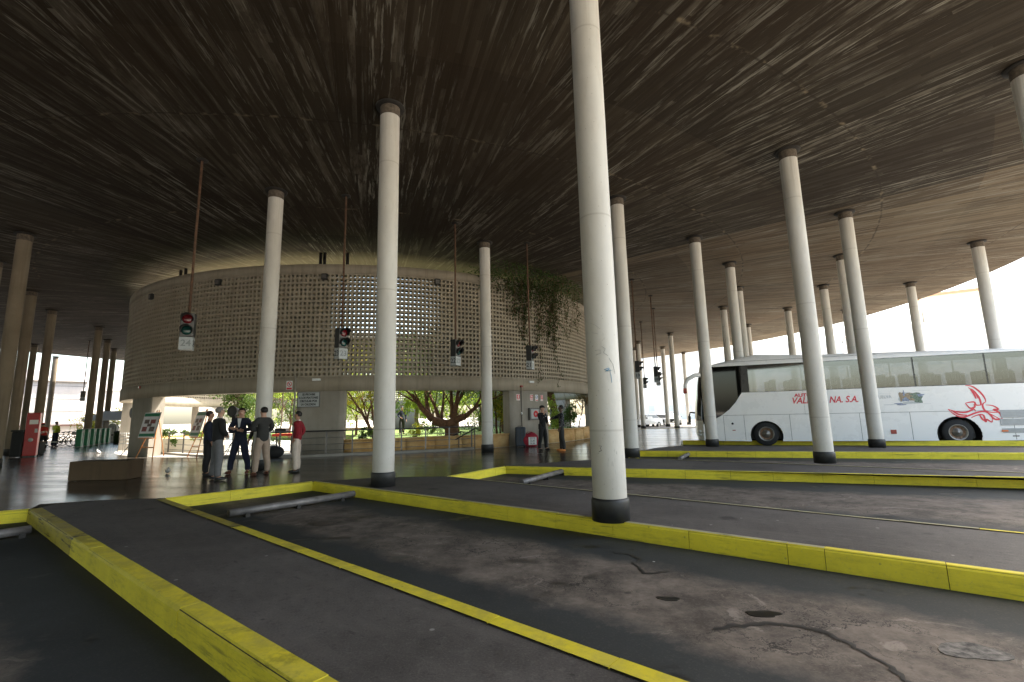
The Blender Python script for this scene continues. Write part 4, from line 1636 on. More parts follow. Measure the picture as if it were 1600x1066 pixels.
def mplate(mw, w, h, th, y0=0, x0=0, bev=0.0):
    m = MB().box((x0, y0, th / 2), (w, h, th), bev=bev)
    m.v = [tuple(mw @ Vector(p)) for p in m.v]
    return m


mw, a, z = wallframe(482.5, 624.5, -.01)
k = hypot(dpt(a, DR).x, dpt(a, DR).y) / F
t = thing('wall_sign', 'pale sign with four lines of Spanish capitals on the grey pier', 'sign', (0, 0, 0))
W_, H_ = 33 * .0262, 23 * .0262
mplate(mw, W_, H_, .03).build('frame', 'sign_frame', t)
mplate(mw @ Matrix.Translation((0, 0, .03)), W_ - .04, H_ - .04, .006).build('board', 'plate_white', t)
for i, s in enumerate(('SE PROHIBE', 'A LOS PEATONES', 'CIRCULAR POR', 'LA CALZADA')):
    text('lettering', s, .118, 'ink_black', t, mw @ Matrix.Translation((0, .20 - i * .132, .038)), .002, bold=.0045, sx=.82)


def signplate(px, py, w, h, label, kind):
    mw, a, z = wallframe(px, py, -.01)
    t = thing('safety_sign', label, 'sign', (0, 0, 0), 0, 'safety signs on the round building')
    mplate(mw, w, h, .012).build('board', 'sign_white', t)
    f = mw @ Matrix.Translation((0, 0, .0125))
    def disc(r0, r1, mat, y=0, z0=0.0):
        m = MB().lathe([(r0, 0), (r0, .004), (r1, .004), (r1, 0)], (0, y, z0), 28)
        m.v = [tuple(f @ Vector(p)) for p in m.v]
        m.build('symbol', mat, t)
    def bar(x, y, ww, hh, mat, rot=0, z0=.002):
        m = MB().box((0, 0, 0), (ww, hh, .004))
        R = Matrix.Translation((x, y, z0 + .002)) @ Matrix.Rotation(rot, 4, 'Z')
        m.v = [tuple(f @ R @ Vector(p)) for p in m.v]
        m.build('symbol', mat, t)
    if kind == 'ban':
        disc(w * .30, w * .40, 'sign_red', h * .14, 0)
        bar(0, h * .14, w * .68, w * .09, 'sign_red', -.78)
        bar(-w * .02, h * .14, w * .2, w * .34, 'sign_blue', .3, -.001)
        bar(0, -h * .36, w * .84, h * .2, 'sign_red')
    elif kind == 'hose':
        bar(0, h * .14, w * .84, h * .56, 'sign_red')
        bar(-w * .1, h * .2, w * .18, h * .3, 'sign_white', .2, .006)
        bar(w * .16, h * .1, w * .14, h * .26, 'sign_white', -.4, .006)
        bar(0, -h * .34, w * .8, h * .1, 'sign_red')
    elif kind == 'ext':
        bar(0, h * .1, w * .84, h * .66, 'sign_red')
        bar(0, h * .06, w * .26, h * .4, 'sign_white', 0, .006)
        bar(w * .06, h * .32, w * .34, h * .07, 'sign_white', .2, .006)
        bar(0, -h * .38, w * .7, h * .07, 'sign_red')
    elif kind == 'camera':
        disc(w * .30, w * .42, 'sign_blue', h * .14, 0)
        bar(0, h * .14, w * .7, w * .1, 'sign_blue', .78)
        bar(0, -h * .36, w * .84, h * .14, 'sign_red')
    return t


signplate(452.2, 602.3, .25, .36, 'small prohibition sign with red base on the band above the sign pier', 'ban')
signplate(809.5, 621, .21, .29, 'red and white fire sign left of the thin vertical conduit', 'ext')
signplate(830.5, 621.5, .19, .29, 'red fire hose sign above the glazed hose cabinet', 'hose')
signplate(838.5, 622, .19, .31, 'round symbol sign between two red fire signs on the pier', 'camera')
signplate(846.5, 622, .17, .29, 'rightmost red fire sign on the pier above the officer in the cap', 'ext')

mw, a, z = wallframe(833, 647, -.01)
t = thing('hose_cabinet', 'grey fire hose cabinet with a glass door behind the officer', 'cabinet', (0, 0, 0))
mplate(mw, .68, .58, .14, bev=.012).build('case', 'signal_grey', t)
mplate(mw @ Matrix.Translation((0, 0, .14)), .52, .44, .006).build('door', 'plate_white', t)
m = MB().lathe([(.05, 0), (.05, .012), (.16, .012), (.16, 0)], (.05, 0, .147), 26); m.v = [tuple(mw @ Vector(p)) for p in m.v]
m.build('hose_reel', 'sign_red', t)
mw, a, z = wallframe(813.5, 604, .0)
t = thing('alarm_conduit', 'thin conduit with a red siren on top rising behind the blue suitcase', 'conduit', (0, 0, 0))
q = dpt(a, DR + .025)
MB().tube([(q.x, q.y, .9), (q.x, q.y, z)], .014, 8).build('pipe', 'rail_dark', t)
mplate(mw, .13, .09, .12, bev=.02).build('siren', 'marker_red', t)
m = MB().ball((q.x, q.y, 1.5), (.045, .045, .06), 10, 8); m.build('junction', 'sign_white', t)
mw, a, z = wallframe(461.5, 612, .0)
q = dpt(a, DR + .03)
o = MB().tube([(q.x, q.y, .02), (q.x, q.y, 3.2)], .035, 10).build('drain_pipe', 'pier_concrete')
tag(o, 'slim grey drain pipe at the left edge of the sign pier', 'pipe')
for px, py, l in ((495, 593.5, 'white emergency light on the band above the lettered sign'), (829.5, 597, 'white emergency light on the band above the red fire signs')):
    mw, a, z = wallframe(px, py)
    t = thing('emergency_light', l, 'light', (0, 0, 0), 0, 'emergency lights on the band')
    mplate(mw, .34, .10, .07, bev=.015).build('case', 'plastic_white', t)
    mplate(mw @ Matrix.Translation((0, 0, .07)), .30, .06, .008).build('diffuser', 'lamp_glass', t)
for px, py, l in ((342, 441.5, 'small dark loudspeaker on the screen left of the column behind the men'), (507.5, 433, 'small dark loudspeaker on the screen under two rim posts'),
                  (237.5, 464, 'small dark loudspeaker near the shaded left end of the screen'), (683, 441, 'small dark loudspeaker on the screen right of the wide column')):
    mw, a, z = wallframe(px, py, -.04)
    t = thing('wall_speaker', l, 'loudspeaker', (0, 0, 0), 0, 'loudspeakers high on the screen')
    mplate(mw, .24, .26, .14, bev=.02).build('case', 'signal_dark', t)
    mplate(mw @ Matrix.Translation((0, 0, .14)), .17, .17, .008).build('grille', 'rail_metal', t)
for px, py, l in ((219, 605.5, 'tiny red lamp on the shaded left end of the band'),):
    mw, a, z = wallframe(px, py)
    t = thing('marker_lamp', l, 'lamp', (0, 0, 0))
    mplate(mw, .12, .12, .06, bev=.02).build('case', 'marker_red', t)
    mplate(mw @ Matrix.Translation((0, 0, .06)), .06, .06, .01).build('glass', 'lamp_glass', t)


# ------------------------------------------------------------------ hanging bay signals
def signal(top, ht, hb, num, label, face, w=.30):
    xy = G(top[0], top[1], ZC)
    z1, z0 = zat(ht[0], ht[1], xy), zat(hb[0], hb[1], xy)
    hgt = z1 - z0
    t = thing('bay_signal', label, 'traffic light', (xy.x, xy.y, 0), face, 'signals hanging over the bays')
    MB().tube([(0, 0, z1 - .02), (0, 0, ZC - .02)], .033, 12).build('pole', 'rust_pole', t)
    MB().lathe([(0, ZC - .045), (.13, ZC - .04), (.15, ZC - .003), (0, ZC - .003)], n=20).build('flange', 'dark_cap', t)
    pb = hgt * .36
    d = .24
    # +x is the way the lenses look
    MB().box((0, 0, z0 + pb + (hgt - pb) / 2), (d, w, hgt - pb - .01), bev=.015).build('housing', 'signal_grey', t)
    MB().box((-.005, w / 2 + .006, z0 + pb + (hgt - pb) / 2), (d - .02, .012, hgt - pb - .03)).build('side_cover', 'signal_dark', t)
    MB().box((-.005, -w / 2 - .006, z0 + pb + (hgt - pb) / 2), (d - .02, .012, hgt - pb - .03)).build('side_cover', 'signal_dark', t)
    p = MB().box((0, 0, z0 + pb / 2), (d + .01, w + .01, pb - .015), bev=.008).build('number_box', 'plate_white', t)
    text('number', num, pb * .66, 'plate_text', p, frame_mat((d / 2 + .006, 0, z0 + pb / 2), (0, 1, 0), (1, 0, 0)), .002, bold=.004)
    text('number', num, pb * .66, 'ink_black', p, frame_mat((0, -w / 2 - .006, z0 + pb / 2), (1, 0, 0), (0, -1, 0)), .002, bold=.002)
    text('number', num, pb * .66, 'ink_black', p, frame_mat((0, w / 2 + .006, z0 + pb / 2), (-1, 0, 0), (0, 1, 0)), .002, bold=.002)
    lr = (hgt - pb) * .195
    for s, mt in ((.74, 'lens_red'), (.26, 'lens_green')):
        zz = z0 + pb + (hgt - pb) * s
        MB().lathe([(lr, d / 2 - .01), (lr, d / 2 + .008), (lr * .6, d / 2 + .02), (0, d / 2 + .025)], (0, 0, zz), 22, axis='X').build('lens', mt, t)
        m = MB(); vs, fs = [], []
        k = 14
        for i in range(k + 1):
            q = radians(-25 + 230 * i / k)
            for (rr, xx) in ((lr * 1.08, d / 2 - .005), (lr * 1.08, d / 2 + lr * (1.55 if 20 < -25 + 230 * i / k < 160 else .9))):
                vs.append((xx, rr * cos(q), zz + rr * sin(q)))
        for i in range(k):
            fs.append((i * 2, i * 2 + 1, i * 2 + 3, i * 2 + 2))
        m.add(vs, fs, 0, True)
        o = m.build('visor', 'signal_dark', t)
        so = o.modifiers.new('solid', 'SOLIDIFY'); so.thickness = .008
    return t


signal((316, 250), (292, 490), (291, 548), '24', 'hanging bay signal 24 with red and green lenses facing us', -1.15)
signal((541, 306), (535, 513), (532, 562), '23', 'hanging bay signal 23 before the screen left of the wide column', -.62)
signal((711, 349), (716, 531), (714, 572), '22', 'hanging bay signal 22 left of the column before the gnarled tree', -.48)
signal((823, 380), (830, 540), (829, 578), '21', 'hanging bay signal 21 under the creeper', -.35)
signal((987, 437), (998, 564), (997, 592), '19', 'hanging bay signal 19, nearest to the partly hidden column', -.30)
signal((1016, 462), (1024, 573), (1022, 598), '18', 'hanging bay signal 18 just left of the bus mirror', -.25)
signal((1001, 503), (1008, 590), (1007, 607), '17', 'small far hanging signal 17 below and between signals 19 and 18', -.1)
signal((1020.5, 482), (1026, 583), (1025, 603), '16', 'far hanging signal whose plate 16 shows under signal 18', -.1)
signal((139.7, 532.5), (126.8, 611), (125.5, 627), '4', 'small dark hanging signal far left before the white wall', 2.2)

# ------------------------------------------------------------------ people
def skin_mesh(verts, edges, name, sub=2, root=0):
    """one continuous surface grown round a joint skeleton"""
    me = bpy.data.meshes.new(name)
    me.from_pydata([v[0] for v in verts], edges, [])
    o = bpy.data.objects.new(name, me)
    C.objects.link(o)
    sk = o.modifiers.new('skin', 'SKIN'); sk.use_smooth_shade = True; sk.branch_smoothing = 0.4
    if not me.skin_vertices:
        raise RuntimeError('no skin layer')
    for i, v in enumerate(verts):
        d = me.skin_vertices[0].data[i]
        r = v[1]
        d.radius = r if isinstance(r, tuple) else (r, r)
        d.use_root = (i == root)
    ss = o.modifiers.new('sub', 'SUBSURF'); ss.levels = sub; ss.render_levels = sub
    return o


def freeze(o):
    dg = bpy.context.evaluated_depsgraph_get()
    me = bpy.data.meshes.new_from_object(o.evaluated_get(dg))
    n = o.name
    bpy.data.objects.remove(o)
    for p in me.polygons:
        p.use_smooth = True
    return me


ARMS = {
    'hang': ((.245, -.03, 1.13), (.255, .07, .88)),
    'pocket': ((.30, -.10, 1.15), (.20, .03, .96)),
    'folded': ((.265, .05, 1.14), (-.06, .215, 1.18)),
    'folded2': ((.265, .05, 1.13), (-.02, .235, 1.13)),
    'mouth': ((.25, .13, 1.13), (.06, .19, 1.41)),
    'point': ((.25, .20, 1.27), (.20, .44, 1.22)),
    'hip': ((.34, -.08, 1.17), (.19, .03, 1.02)),
    'reach': ((.24, .18, 1.17), (.20, .36, 1.02)),
    'front': ((.25, .02, 1.13), (.12, .20, 1.03)),
}


def person(px, py, label, face_to, skin='skin_light', top='cloth_black', legs='cloth_black', hair='hair_black', shoes='shoe_black', arms=('hang', 'hang'),
           height=1.75, stance=.10, stride=0.0, jacket_len=.84, collar=None, bend=0.0, cap=None, xy=None, z=0.0, stripes=False, group='people standing under the canopy', bulk=1.0, boots=False, longhair=False, camo=False, headturn=0.0, shirt=None):
    p = G(px, py, z) if xy is None else Vector(xy)
    f = Vector(face_to)
    rz = atan2(f.y, f.x) - pi / 2
    k = height / 1.75
    B = bulk

    def bd(q):
        """bend the upper body forward about the hips"""
        if bend == 0 or q[2] < .93:
            return q
        y, zz = q[1], q[2] - .93
        return (q[0], y * cos(bend) + zz * sin(bend), .93 + zz * cos(bend) - y * sin(bend))

    hy = .03
    V, E = [], []

    def av(q, r, par=None):
        V.append((bd(q), r)); i = len(V) - 1
        if par is not None:
            E.append((par, i))
        return i
    pel = av((0, 0, .95), .115)
    bel = av((0, .0, 1.10), .110, pel)
    che = av((0, -.005, 1.28), .120, bel)
    up = av((0, -.005, 1.40), .085, che)
    nk = av((0, .005, 1.48), .056, up)
    jw = av((0, .025, 1.545), .066, nk)
    md = av((0, .02, 1.615), .083, jw)
    tp = av((0, .008, 1.69), .066, md)
    ns = av((0, .112, 1.605), .013, md)
    for s in (-1, 1):
        av((s * .088, .005, 1.61), .016, md)
    sides = []
    for s, a in ((-1, arms[0]), (1, arms[1])):
        el, wr = ARMS[a]
        el = (el[0] * s, el[1], el[2]); wr = (wr[0] * s, wr[1], wr[2])
        sh = av((s * .175, -.005, 1.40), .062, up)
        e = av(el, .043, sh)
        w = av(wr, .029, e)
        d = (Vector(wr) - Vector(el)).normalized()
        if a in ('mouth',):
            d = Vector((-s * .45, .05, .9)).normalized()
        sd = d.cross(Vector((s, 0, 0.2)))
        sd = sd.normalized() if sd.length > .1 else Vector((0, 1, 0))
        nn = d.cross(sd).normalized()
        pm = Vector(wr) + d * .055
        pi_ = av(tuple(pm), .030, w)
        for q, (o_, L) in enumerate(((-.030, .062), (-.010, .074), (.010, .070), (.030, .055))):
            b_ = pm + d * .035 + sd * o_
            t1_ = b_ + d * L * .55 + nn * .008 * s
            t2_ = t1_ + d * L * .45 + nn * .022 * s
            i1 = av(tuple(b_), .0100, pi_); i2 = av(tuple(t1_), .0088, i1); av(tuple(t2_), .007, i2)
        th1 = Vector(wr) + d * .03 + sd * -.042
        i1 = av(tuple(th1), .0105, pi_); av(tuple(th1 + d * .045 - sd * .012), .0085, i1)
        sides.append((el, wr))
    feet = []
    for s in (-1, 1):
        yy = stride * s
        hp = av((s * .085, 0, .90), .085, pel)
        kn = av((s * (.09 + stance * .25), yy * .5 + .015, .50), .055, hp)
        an = av((s * (.09 + stance * .5), yy - .02, .09), .036, kn)
        av((s * (.10 + stance * .55), yy + .12, .035), .028, an)
        feet.append(((s * .085, 0, .90), (s * (.09 + stance * .25), yy * .5 + .015, .50), (s * (.09 + stance * .5), yy - .02, .09), (s * (.105 + stance * .55), yy + .13, .04)))

    def place(me, squash=True):
        for v in me.vertices:
            x, y, z_ = v.co
            if squash and .8 < z_ < 1.47 and bend == 0:
                wx = max(0, min(1, (.24 - abs(x)) / .06))
                v.co.y = y * (1 - .22 * wx)
        me.transform(Matrix.Diagonal((k, k, k, 1)))
    o = skin_mesh(V, E, 'person_body', 2)
    tmp = [('person', o, skin)]
    # upper garment
    V, E = [], []
    j0 = av((0, .0, jacket_len), .168 * B)
    j1 = av((0, .0, 1.02), .156 * B, j0)
    j2 = av((0, 0, 1.15), .150 * B, j1)
    j3 = av((0, -.005, 1.29), .166 * B, j2)
    j4 = av((0, -.005, 1.395), .110 * B, j3)
    av((0, .002, 1.455), .070, j4)
    for s, (el, wr) in zip((-1, 1), sides):
        sh = av((s * .195, -.005, 1.39), .088 * B, j4)
        e = av(el, .066 * B, sh)
        wv = Vector(el).lerp(Vector(wr), .93)
        av(tuple(wv), .050, e)
    tmp.append(('jacket', skin_mesh(V, E, 'jacket', 2), top))
    V, E = [], []
    t0 = av((0, 0, 1.08), .125 * B)
    t1_ = av((0, 0, .92), .128 * B, t0)
    for (hp, kn, an, to) in feet:
        a_ = av((hp[0] * 1.05, 0, .84), .112 * B, t1_)
        b_ = av(kn, .086 * B, a_)
        cx = av((an[0], an[1], .26), .074 * B, b_)
        av((an[0], an[1] + .008, .075), .070 * B, cx)
    tmp.append(('trousers', skin_mesh(V, E, 'trousers', 2), legs))
    root = None
    for nm, ob, mt in tmp:
        me = freeze(ob)
        place(me)
        me.materials.clear(); me.materials.append(M[mt])
        q = bpy.data.objects.new(nm, me); C.objects.link(q)
        if root is None:
            root = q
        else:
            q.parent = root
    root.location = (p.x, p.y, z + .010)
    root.rotation_euler = (0, 0, rz)
    tag(root, label, 'person', group, 'thing')
    K = Matrix.Diagonal((k, k, k, 1))

    def kid(nm, mb, mt, headpart=False):
        mb.v = [tuple(K @ Vector(bd(q))) for q in mb.v]
        return mb.build(nm, mt, root)
    for (hp, kn, an, to) in feet:
        m = MB()
        d = Vector((to[0] - an[0], to[1] - an[1] + .02)); q = atan2(d.y, d.x) - pi / 2
        R = Matrix.Rotation(q, 3, 'Z')
        m.ball((0, 0, 0), (.048, .135, .05), 14, 10)
        m.v = [(x, y, max(-.035, z_ * (1.0 if y < .03 else .8))) for x, y, z_ in m.v]
        c_ = Vector(an).lerp(Vector(to), .48)
        m.v = [tuple(R @ Vector(v) + Vector((c_.x, c_.y, .038))) for v in m.v]
        if boots:
            m.tube([(an[0], an[1], .05), (an[0], an[1] + .0, .27)], [.062, .066], 14)
        kid('shoe', m, shoes)
    # hair: shell over crown, back and sides
    m = MB()
    m.ball((0, -.006, 1.640), (.0885, .098, .094), 24, 18)
    keep = []
    for f_ in m.f:
        cx = sum((Vector(m.v[i]) for i in f_), Vector()) / len(f_)
        face = cx.y > .05 and cx.z < 1.676
        low = cx.z < (1.555 if longhair else 1.575)
        ear = abs(cx.x) > .07 and cx.y > .0 and cx.z < 1.645
        if not (face or low or ear):
            keep.append(f_)
    m.f = keep; m.mi = [0] * len(keep); m.sm = [True] * len(keep)
    kid('hair', m, hair)
    m = MB()
    for s in (-1, 1):
        m.ball((s * .033, .093, 1.632), (.014, .008, .007), 8, 6)
        m.box((s * .034, .094, 1.651), (.032, .012, .007))
    kid('eyes', m, 'hair_brown')
    m = MB().ball((0, .094, 1.566), (.026, .008, .007), 8, 6)
    kid('mouth', m, 'marker_red')
    if collar:
        m = MB().lathe([(.066, 1.445), (.070, 1.475), (.060, 1.492)], (0, .004, 0), 20)
        kid('collar', m, collar)
    if shirt:
        m = MB().plate([(-.05, .118, 1.45), (.05, .118, 1.45), (.012, .128, 1.17), (-.012, .128, 1.17)], (0, 1, 0), .012)
        kid('shirt_front', m, shirt)
    if cap:
        m = MB().ball((0, .0, 1.675), (.102, .112, .075), 20, 12)
        keep = [f_ for f_ in m.f if all(m.v[i][2] > 1.655 for i in f_)]
        m.f = keep; m.mi = [0] * len(keep); m.sm = [True] * len(keep)
        m.lathe([(0, 1.668), (.085, 1.668), (.088, 1.662), (0, 1.660)], (0, .085, 0), 18)
        kid('cap', m, cap)
    if stripes:
        for zz in (1.10, 1.02):
            m = MB().lathe([(.163, zz), (.166, zz + .045)], (0, 0, 0), 24)
            m.v = [(x, y * .84, z_) for x, y, z_ in m.v]
            kid('stripe', m, 'reflective')
        for (hp, kn, an, to) in feet:
            m = MB().lathe([(.088 * B, .30), (.088 * B, .35)], (an[0], an[1] + .005, 0), 18)
            kid('stripe', m, 'reflective')
    if camo:
        for i, (zz, x0) in enumerate(((1.36, .03), (1.24, -.05), (1.12, .04), (1.02, -.02))):
            m = MB()
            n_ = 10
            q0 = i * 1.3 + 2.2
            for j in range(n_ + 1):
                q = q0 + 1.5 * j / n_
                for dz in (0, .04 * sin(pi * j / n_) + .006):
                    m.v.append((.170 * cos(q), .148 * sin(q), zz + dz + .02 * sin(q * 3)))
            for j in range(n_):
                m.f.append([j * 2, j * 2 + 2, j * 2 + 3, j * 2 + 1]); m.mi.append(0); m.sm.append(True)
            oo = kid('pale_patch', m, 'plate_white')
            so = oo.modifiers.new('solid', 'SOLIDIFY'); so.thickness = .012; so.offset = 1
    return root


cam_dir = Vector((.3, -1, 0))
person(321, 744, 'man in a long dark coat mostly hidden behind the grey haired man', (.75, .55, 0), 'skin_tan', 'cloth_navy', 'cloth_black', 'hair_brown', arms=('hip', 'hang'), height=1.73, jacket_len=.72)
person(336, 751, 'grey haired man seen from behind in black sweater and grey trousers', (.62, .75, 0), 'skin_light', 'cloth_black', 'cloth_grey', 'hair_grey', arms=('front', 'front'), height=1.80, stance=.16, bulk=1.08, jacket_len=.86, collar='cloth_white')
person(372, 741, 'man in navy suit and open white shirt facing us with folded arms', (.12, -1, 0), 'skin_light', 'cloth_navy', 'cloth_blue', 'hair_brown', 'leather_brown', arms=('folded', 'folded2'), height=1.80, stance=.26, jacket_len=.82, shirt='cloth_white', bulk=1.03)
person(400, 734, 'man almost hidden behind the man in the charcoal jacket, in dark boots', (-.3, -.9, 0), 'skin_light', 'cloth_charcoal', 'cloth_khaki', 'hair_brown', 'shoe_black', arms=('hang', 'hang'), height=1.72, stance=.06, boots=True)
person(407, 743, 'man in charcoal jacket and khaki trousers turned towards the navy suit', (-.80, .52, 0), 'skin_light', 'cloth_charcoal', 'cloth_khaki', 'hair_black', 'leather_brown', arms=('folded', 'folded2'), height=1.80, stance=.14, jacket_len=.80, bulk=1.05)
person(462, 739, 'man in maroon sweater and beige trousers standing alone in profile', (-1, -.15, 0), 'skin_tan', 'cloth_maroon', 'cloth_beige', 'hair_black', 'shoe_black', arms=('pocket', 'pocket'), height=1.67, stance=.04, jacket_len=.87, collar='cloth_white', bulk=1.04)
pol = person(849, 704.5, 'officer in black uniform and cap holding a hand to his mouth', (.72, -.70, 0), 'skin_light', 'cloth_black', 'cloth_black', 'hair_black', 'shoe_black', arms=('front', 'mouth'), height=1.78, stance=.20, cap='cloth_black', jacket_len=.86)
m = MB().box((.16, .0, .92), (.07, .12, .22), bev=.02); m.v = [tuple(Vector(q) * 1.017) for q in m.v]; m.build('holster', 'bag_black', pol)
m = MB().box((-.07, .122, 1.33), (.05, .02, .035)); m.build('badge', 'plate_white', pol)
m = MB().box((.08, .122, 1.30), (.04, .02, .035)); m.build('badge', 'plate_white', pol)
person(879, 705.5, 'dark man in patterned jacket and orange shoes pointing to the left', (-1, .12, 0), 'skin_dark', 'cloth_camo', 'cloth_charcoal', 'hair_black', 'shoe_orange', arms=('hang', 'point'), height=1.78, stance=.03, stride=.05, jacket_len=.88)
person(84, 698.5, 'worker in yellow reflective jacket seen from behind by the bicycles', (.25, 1, 0), 'skin_tan', 'hivis_yellow', 'cloth_navy', 'hair_black', 'shoe_black', arms=('front', 'front'), height=1.74, stance=.12, stripes=True, bulk=1.22, jacket_len=.95)
person(66, 703, 'worker with red jacket and reflective bands bending beside the red cabinet', (-.85, .3, 0), 'skin_tan', 'cloth_red', 'cloth_black', 'hair_black', 'shoe_black', arms=('reach', 'reach'), height=1.66, stance=.08, stripes=True, bend=.35, cap='cloth_red')
person(0, 0, 'distant dark clothed person walking inside the garden courtyard', (.5, -1, 0), 'skin_tan', 'cloth_navy', 'cloth_black', 'hair_black', 'shoe_black', arms=('hang', 'front'), height=1.72, stride=.14, xy=atY(628, 660, 29.5).xy, z=.42)


# ------------------------------------------------------------------ trees and plants
def limb(mb, a, b, r0, r1, rng, wob=.08, n=6, mi=0):
    a, b = Vector(a), Vector(b)
    L = (b - a).length
    pts, rs = [], []
    off = Vector((0, 0, 0))
    for i in range(n + 1):
        t = i / n
        if 0 < i < n:
            off = off + Vector((rng.gauss(0, 1), rng.gauss(0, 1), rng.gauss(0, .6))) * wob * L / n
        pts.append(a.lerp(b, t) + off * (1 - t * .4))
        rs.append(r0 + (r1 - r0) * t)
    mb.tube(pts, rs, 8, mi)
    return pts


def foliage(mb, clumps, rng, droop=0.0):
    for (c, r, n, s) in clumps:
        c = Vector(c)
        subs = []
        for _ in range(max(3, n // 70)):
            d = Vector((rng.gauss(0, 1), rng.gauss(0, 1), rng.gauss(0, 1))).normalized() * (rng.random() ** .45)
            subs.append((Vector((d.x * r[0], d.y * r[1], d.z * r[2])), rng.uniform(.16, .34)))
        for _ in range(n):
            b, w = rng.choice(subs)
            q = b + Vector((rng.gauss(0, 1) * r[0], rng.gauss(0, 1) * r[1], rng.gauss(0, 1) * r[2])) * w * .75
            dr = Vector((rng.gauss(0, .5), rng.gauss(0, .5), -1)) if rng.random() < droop else None
            mb.leaf(c + q, s * rng.uniform(.6, 1.3), dr, rng, .5)


def tree(name, label, base, limbs, clumps, leaf, bark='bark', seed=0, droop=0.0, group='trees in the courtyard garden', z=.42, cat='tree'):
    rng = random.Random(seed)
    t = thing(name, label, cat, (base[0], base[1], z), 0, group)
    mb = MB()
    for (a, b, r0, r1) in limbs:
        pts = limb(mb, a, b, r0, r1, rng)
        if r1 < .09 and r0 > .035:
            for _ in range(3):
                s = pts[rng.randrange(3, len(pts))]
                d = (Vector(b) - Vector(a)).normalized() + Vector((rng.gauss(0, .5), rng.gauss(0, .5), rng.uniform(0, .5)))
                limb(mb, s, s + d * rng.uniform(.5, 1.1), r1 * .7, r1 * .25, rng, n=4)
    mb.build('trunk', bark, t)
    mb = MB()
    foliage(mb, clumps, rng, droop)
    mb.build('crown', leaf, t)
    return t


b = atY(706, 684, 24.0)
def rel(px, py, dy=0.0, Y=24.0, base=None):
    """point near the tree's own depth, relative to its foot"""
    q = atY(px, py, Y + dy)
    bb = base if base is not None else b
    return (q.x - bb.x, q.y - bb.y, q.z - .42)
tree('gnarled_tree', 'wide gnarled brown tree with low spreading limbs behind the railing', (b.x, b.y),
     [((0, 0, -.1), rel(704, 664), .36, .33), (rel(704, 665), rel(703, 655), .36, .30), (rel(700, 664), rel(676, 657, -.2), .24, .20), (rel(676, 657, -.2), rel(646, 616, -.5), .17, .085), (rel(672, 655, -.2), rel(664, 612, .3), .15, .07),
      (rel(690, 660, .3), rel(668, 610, .9), .12, .05), (rel(708, 660), rel(704, 612, .2), .17, .07), (rel(709, 655), rel(715, 612, -.4), .15, .06), (rel(705, 652), rel(722, 612, .9), .12, .05),
      (rel(706, 658), rel(727, 651, -.2), .20, .17), (rel(727, 651, -.2), rel(748, 634, -.3), .12, .07), (rel(741, 640, -.3), rel(757, 608, -.6), .075, .04), (rel(690, 655), rel(693, 610, 1.2), .09, .04)],
     [((-1.2, .3, 3.2), (2.2, 1.8, 1.1), 2600, .13), ((1.4, .2, 3.3), (2.0, 1.8, 1.1), 2400, .13), ((0, .8, 4.6), (3.2, 2.4, 1.1), 2600, .14), ((.4, 1.4, 2.1), (2.4, .8, .5), 700, .12)], 'leaf_mid', 'bark', 3)
b2 = atY(586, 690, 22.5)
R2 = lambda x, y, d=0: rel(x, y, d, 22.5, b2)
tree('slender_tree', 'slender many stemmed tree with yellow autumn leaves left of the wide column', (b2.x, b2.y),
     [((0, 0, -.1), R2(562, 640, -.2), .085, .05), (R2(562, 640, -.2), R2(545, 612, -.4), .05, .03), ((.05, .05, 0), R2(578, 612, .2), .08, .035), ((.02, -.05, 0), R2(568, 622, .5), .06, .03), (R2(574, 655), R2(590, 608, .5), .05, .025)],
     [((-.9, 0, 2.35), (1.0, .9, .65), 1500, .10), ((.2, .4, 2.6), (1.1, 1.0, .7), 1500, .10), ((-.3, .2, 3.6), (1.6, 1.4, .9), 1300, .12), ((-.9, .4, 1.75), (.6, .5, .3), 260, .10)], 'leaf_yellow', 'bark', 8)
b3 = atY(654, 684, 27.5)
tree('weeping_tree', 'bright lime weeping tree behind the gnarled tree', (b3.x, b3.y), [((0, 0, -.1), (0, 0, 3.2), .14, .08), ((0, 0, 2.2), (-.9, 0, 3.6), .07, .03), ((0, 0, 2.2), (.9, .2, 3.6), .07, .03)],
     [((-.1, 0, 1.7), (.85, .6, .9), 1500, .14), ((-.2, 0, 3.0), (1.3, 1.0, .9), 1500, .14), ((.6, .2, 2.2), (.6, .6, .6), 500, .13)], 'leaf_lime', 'bark_grey', 5, .8)
b4 = atY(368, 690, 25.0)
tree('drooping_tree', 'deep green drooping tree between the two men in dark suits', (b4.x, b4.y), [((0, 0, -.3), (.1, 0, 3.4), .13, .07), ((.05, 0, 2.0), (-.9, .2, 3.3), .06, .03), ((.05, 0, 2.0), (.8, .2, 3.3), .06, .03)],
     [((.1, 0, 2.0), (.75, .6, 1.1), 1700, .15), ((-.2, .2, 3.4), (1.5, 1.2, .9), 1700, .15), ((-1.3, .3, 2.9), (.8, .6, .5), 500, .13)], 'leaf_mid', 'bark_grey', 6, .7)
b5 = atY(436, 690, 24.5)
tree('young_tree', 'young yellow green tree with a thin pale stem left of the sign pier', (b5.x, b5.y), [((0, 0, -.2), (.08, 0, 2.6), .05, .03), ((.03, 0, 1.4), (-.7, .1, 2.6), .03, .012), ((.03, 0, 1.5), (.6, .1, 2.7), .03, .012)],
     [((-.2, 0, 2.5), (1.1, .8, .6), 1200, .11), ((0, .3, 3.3), (1.4, 1.1, .8), 1100, .12), ((-.5, .1, 1.5), (.5, .4, .35), 240, .10)], 'leaf_lime', 'bark_grey', 9)
b6 = atY(777, 690, 24.5)
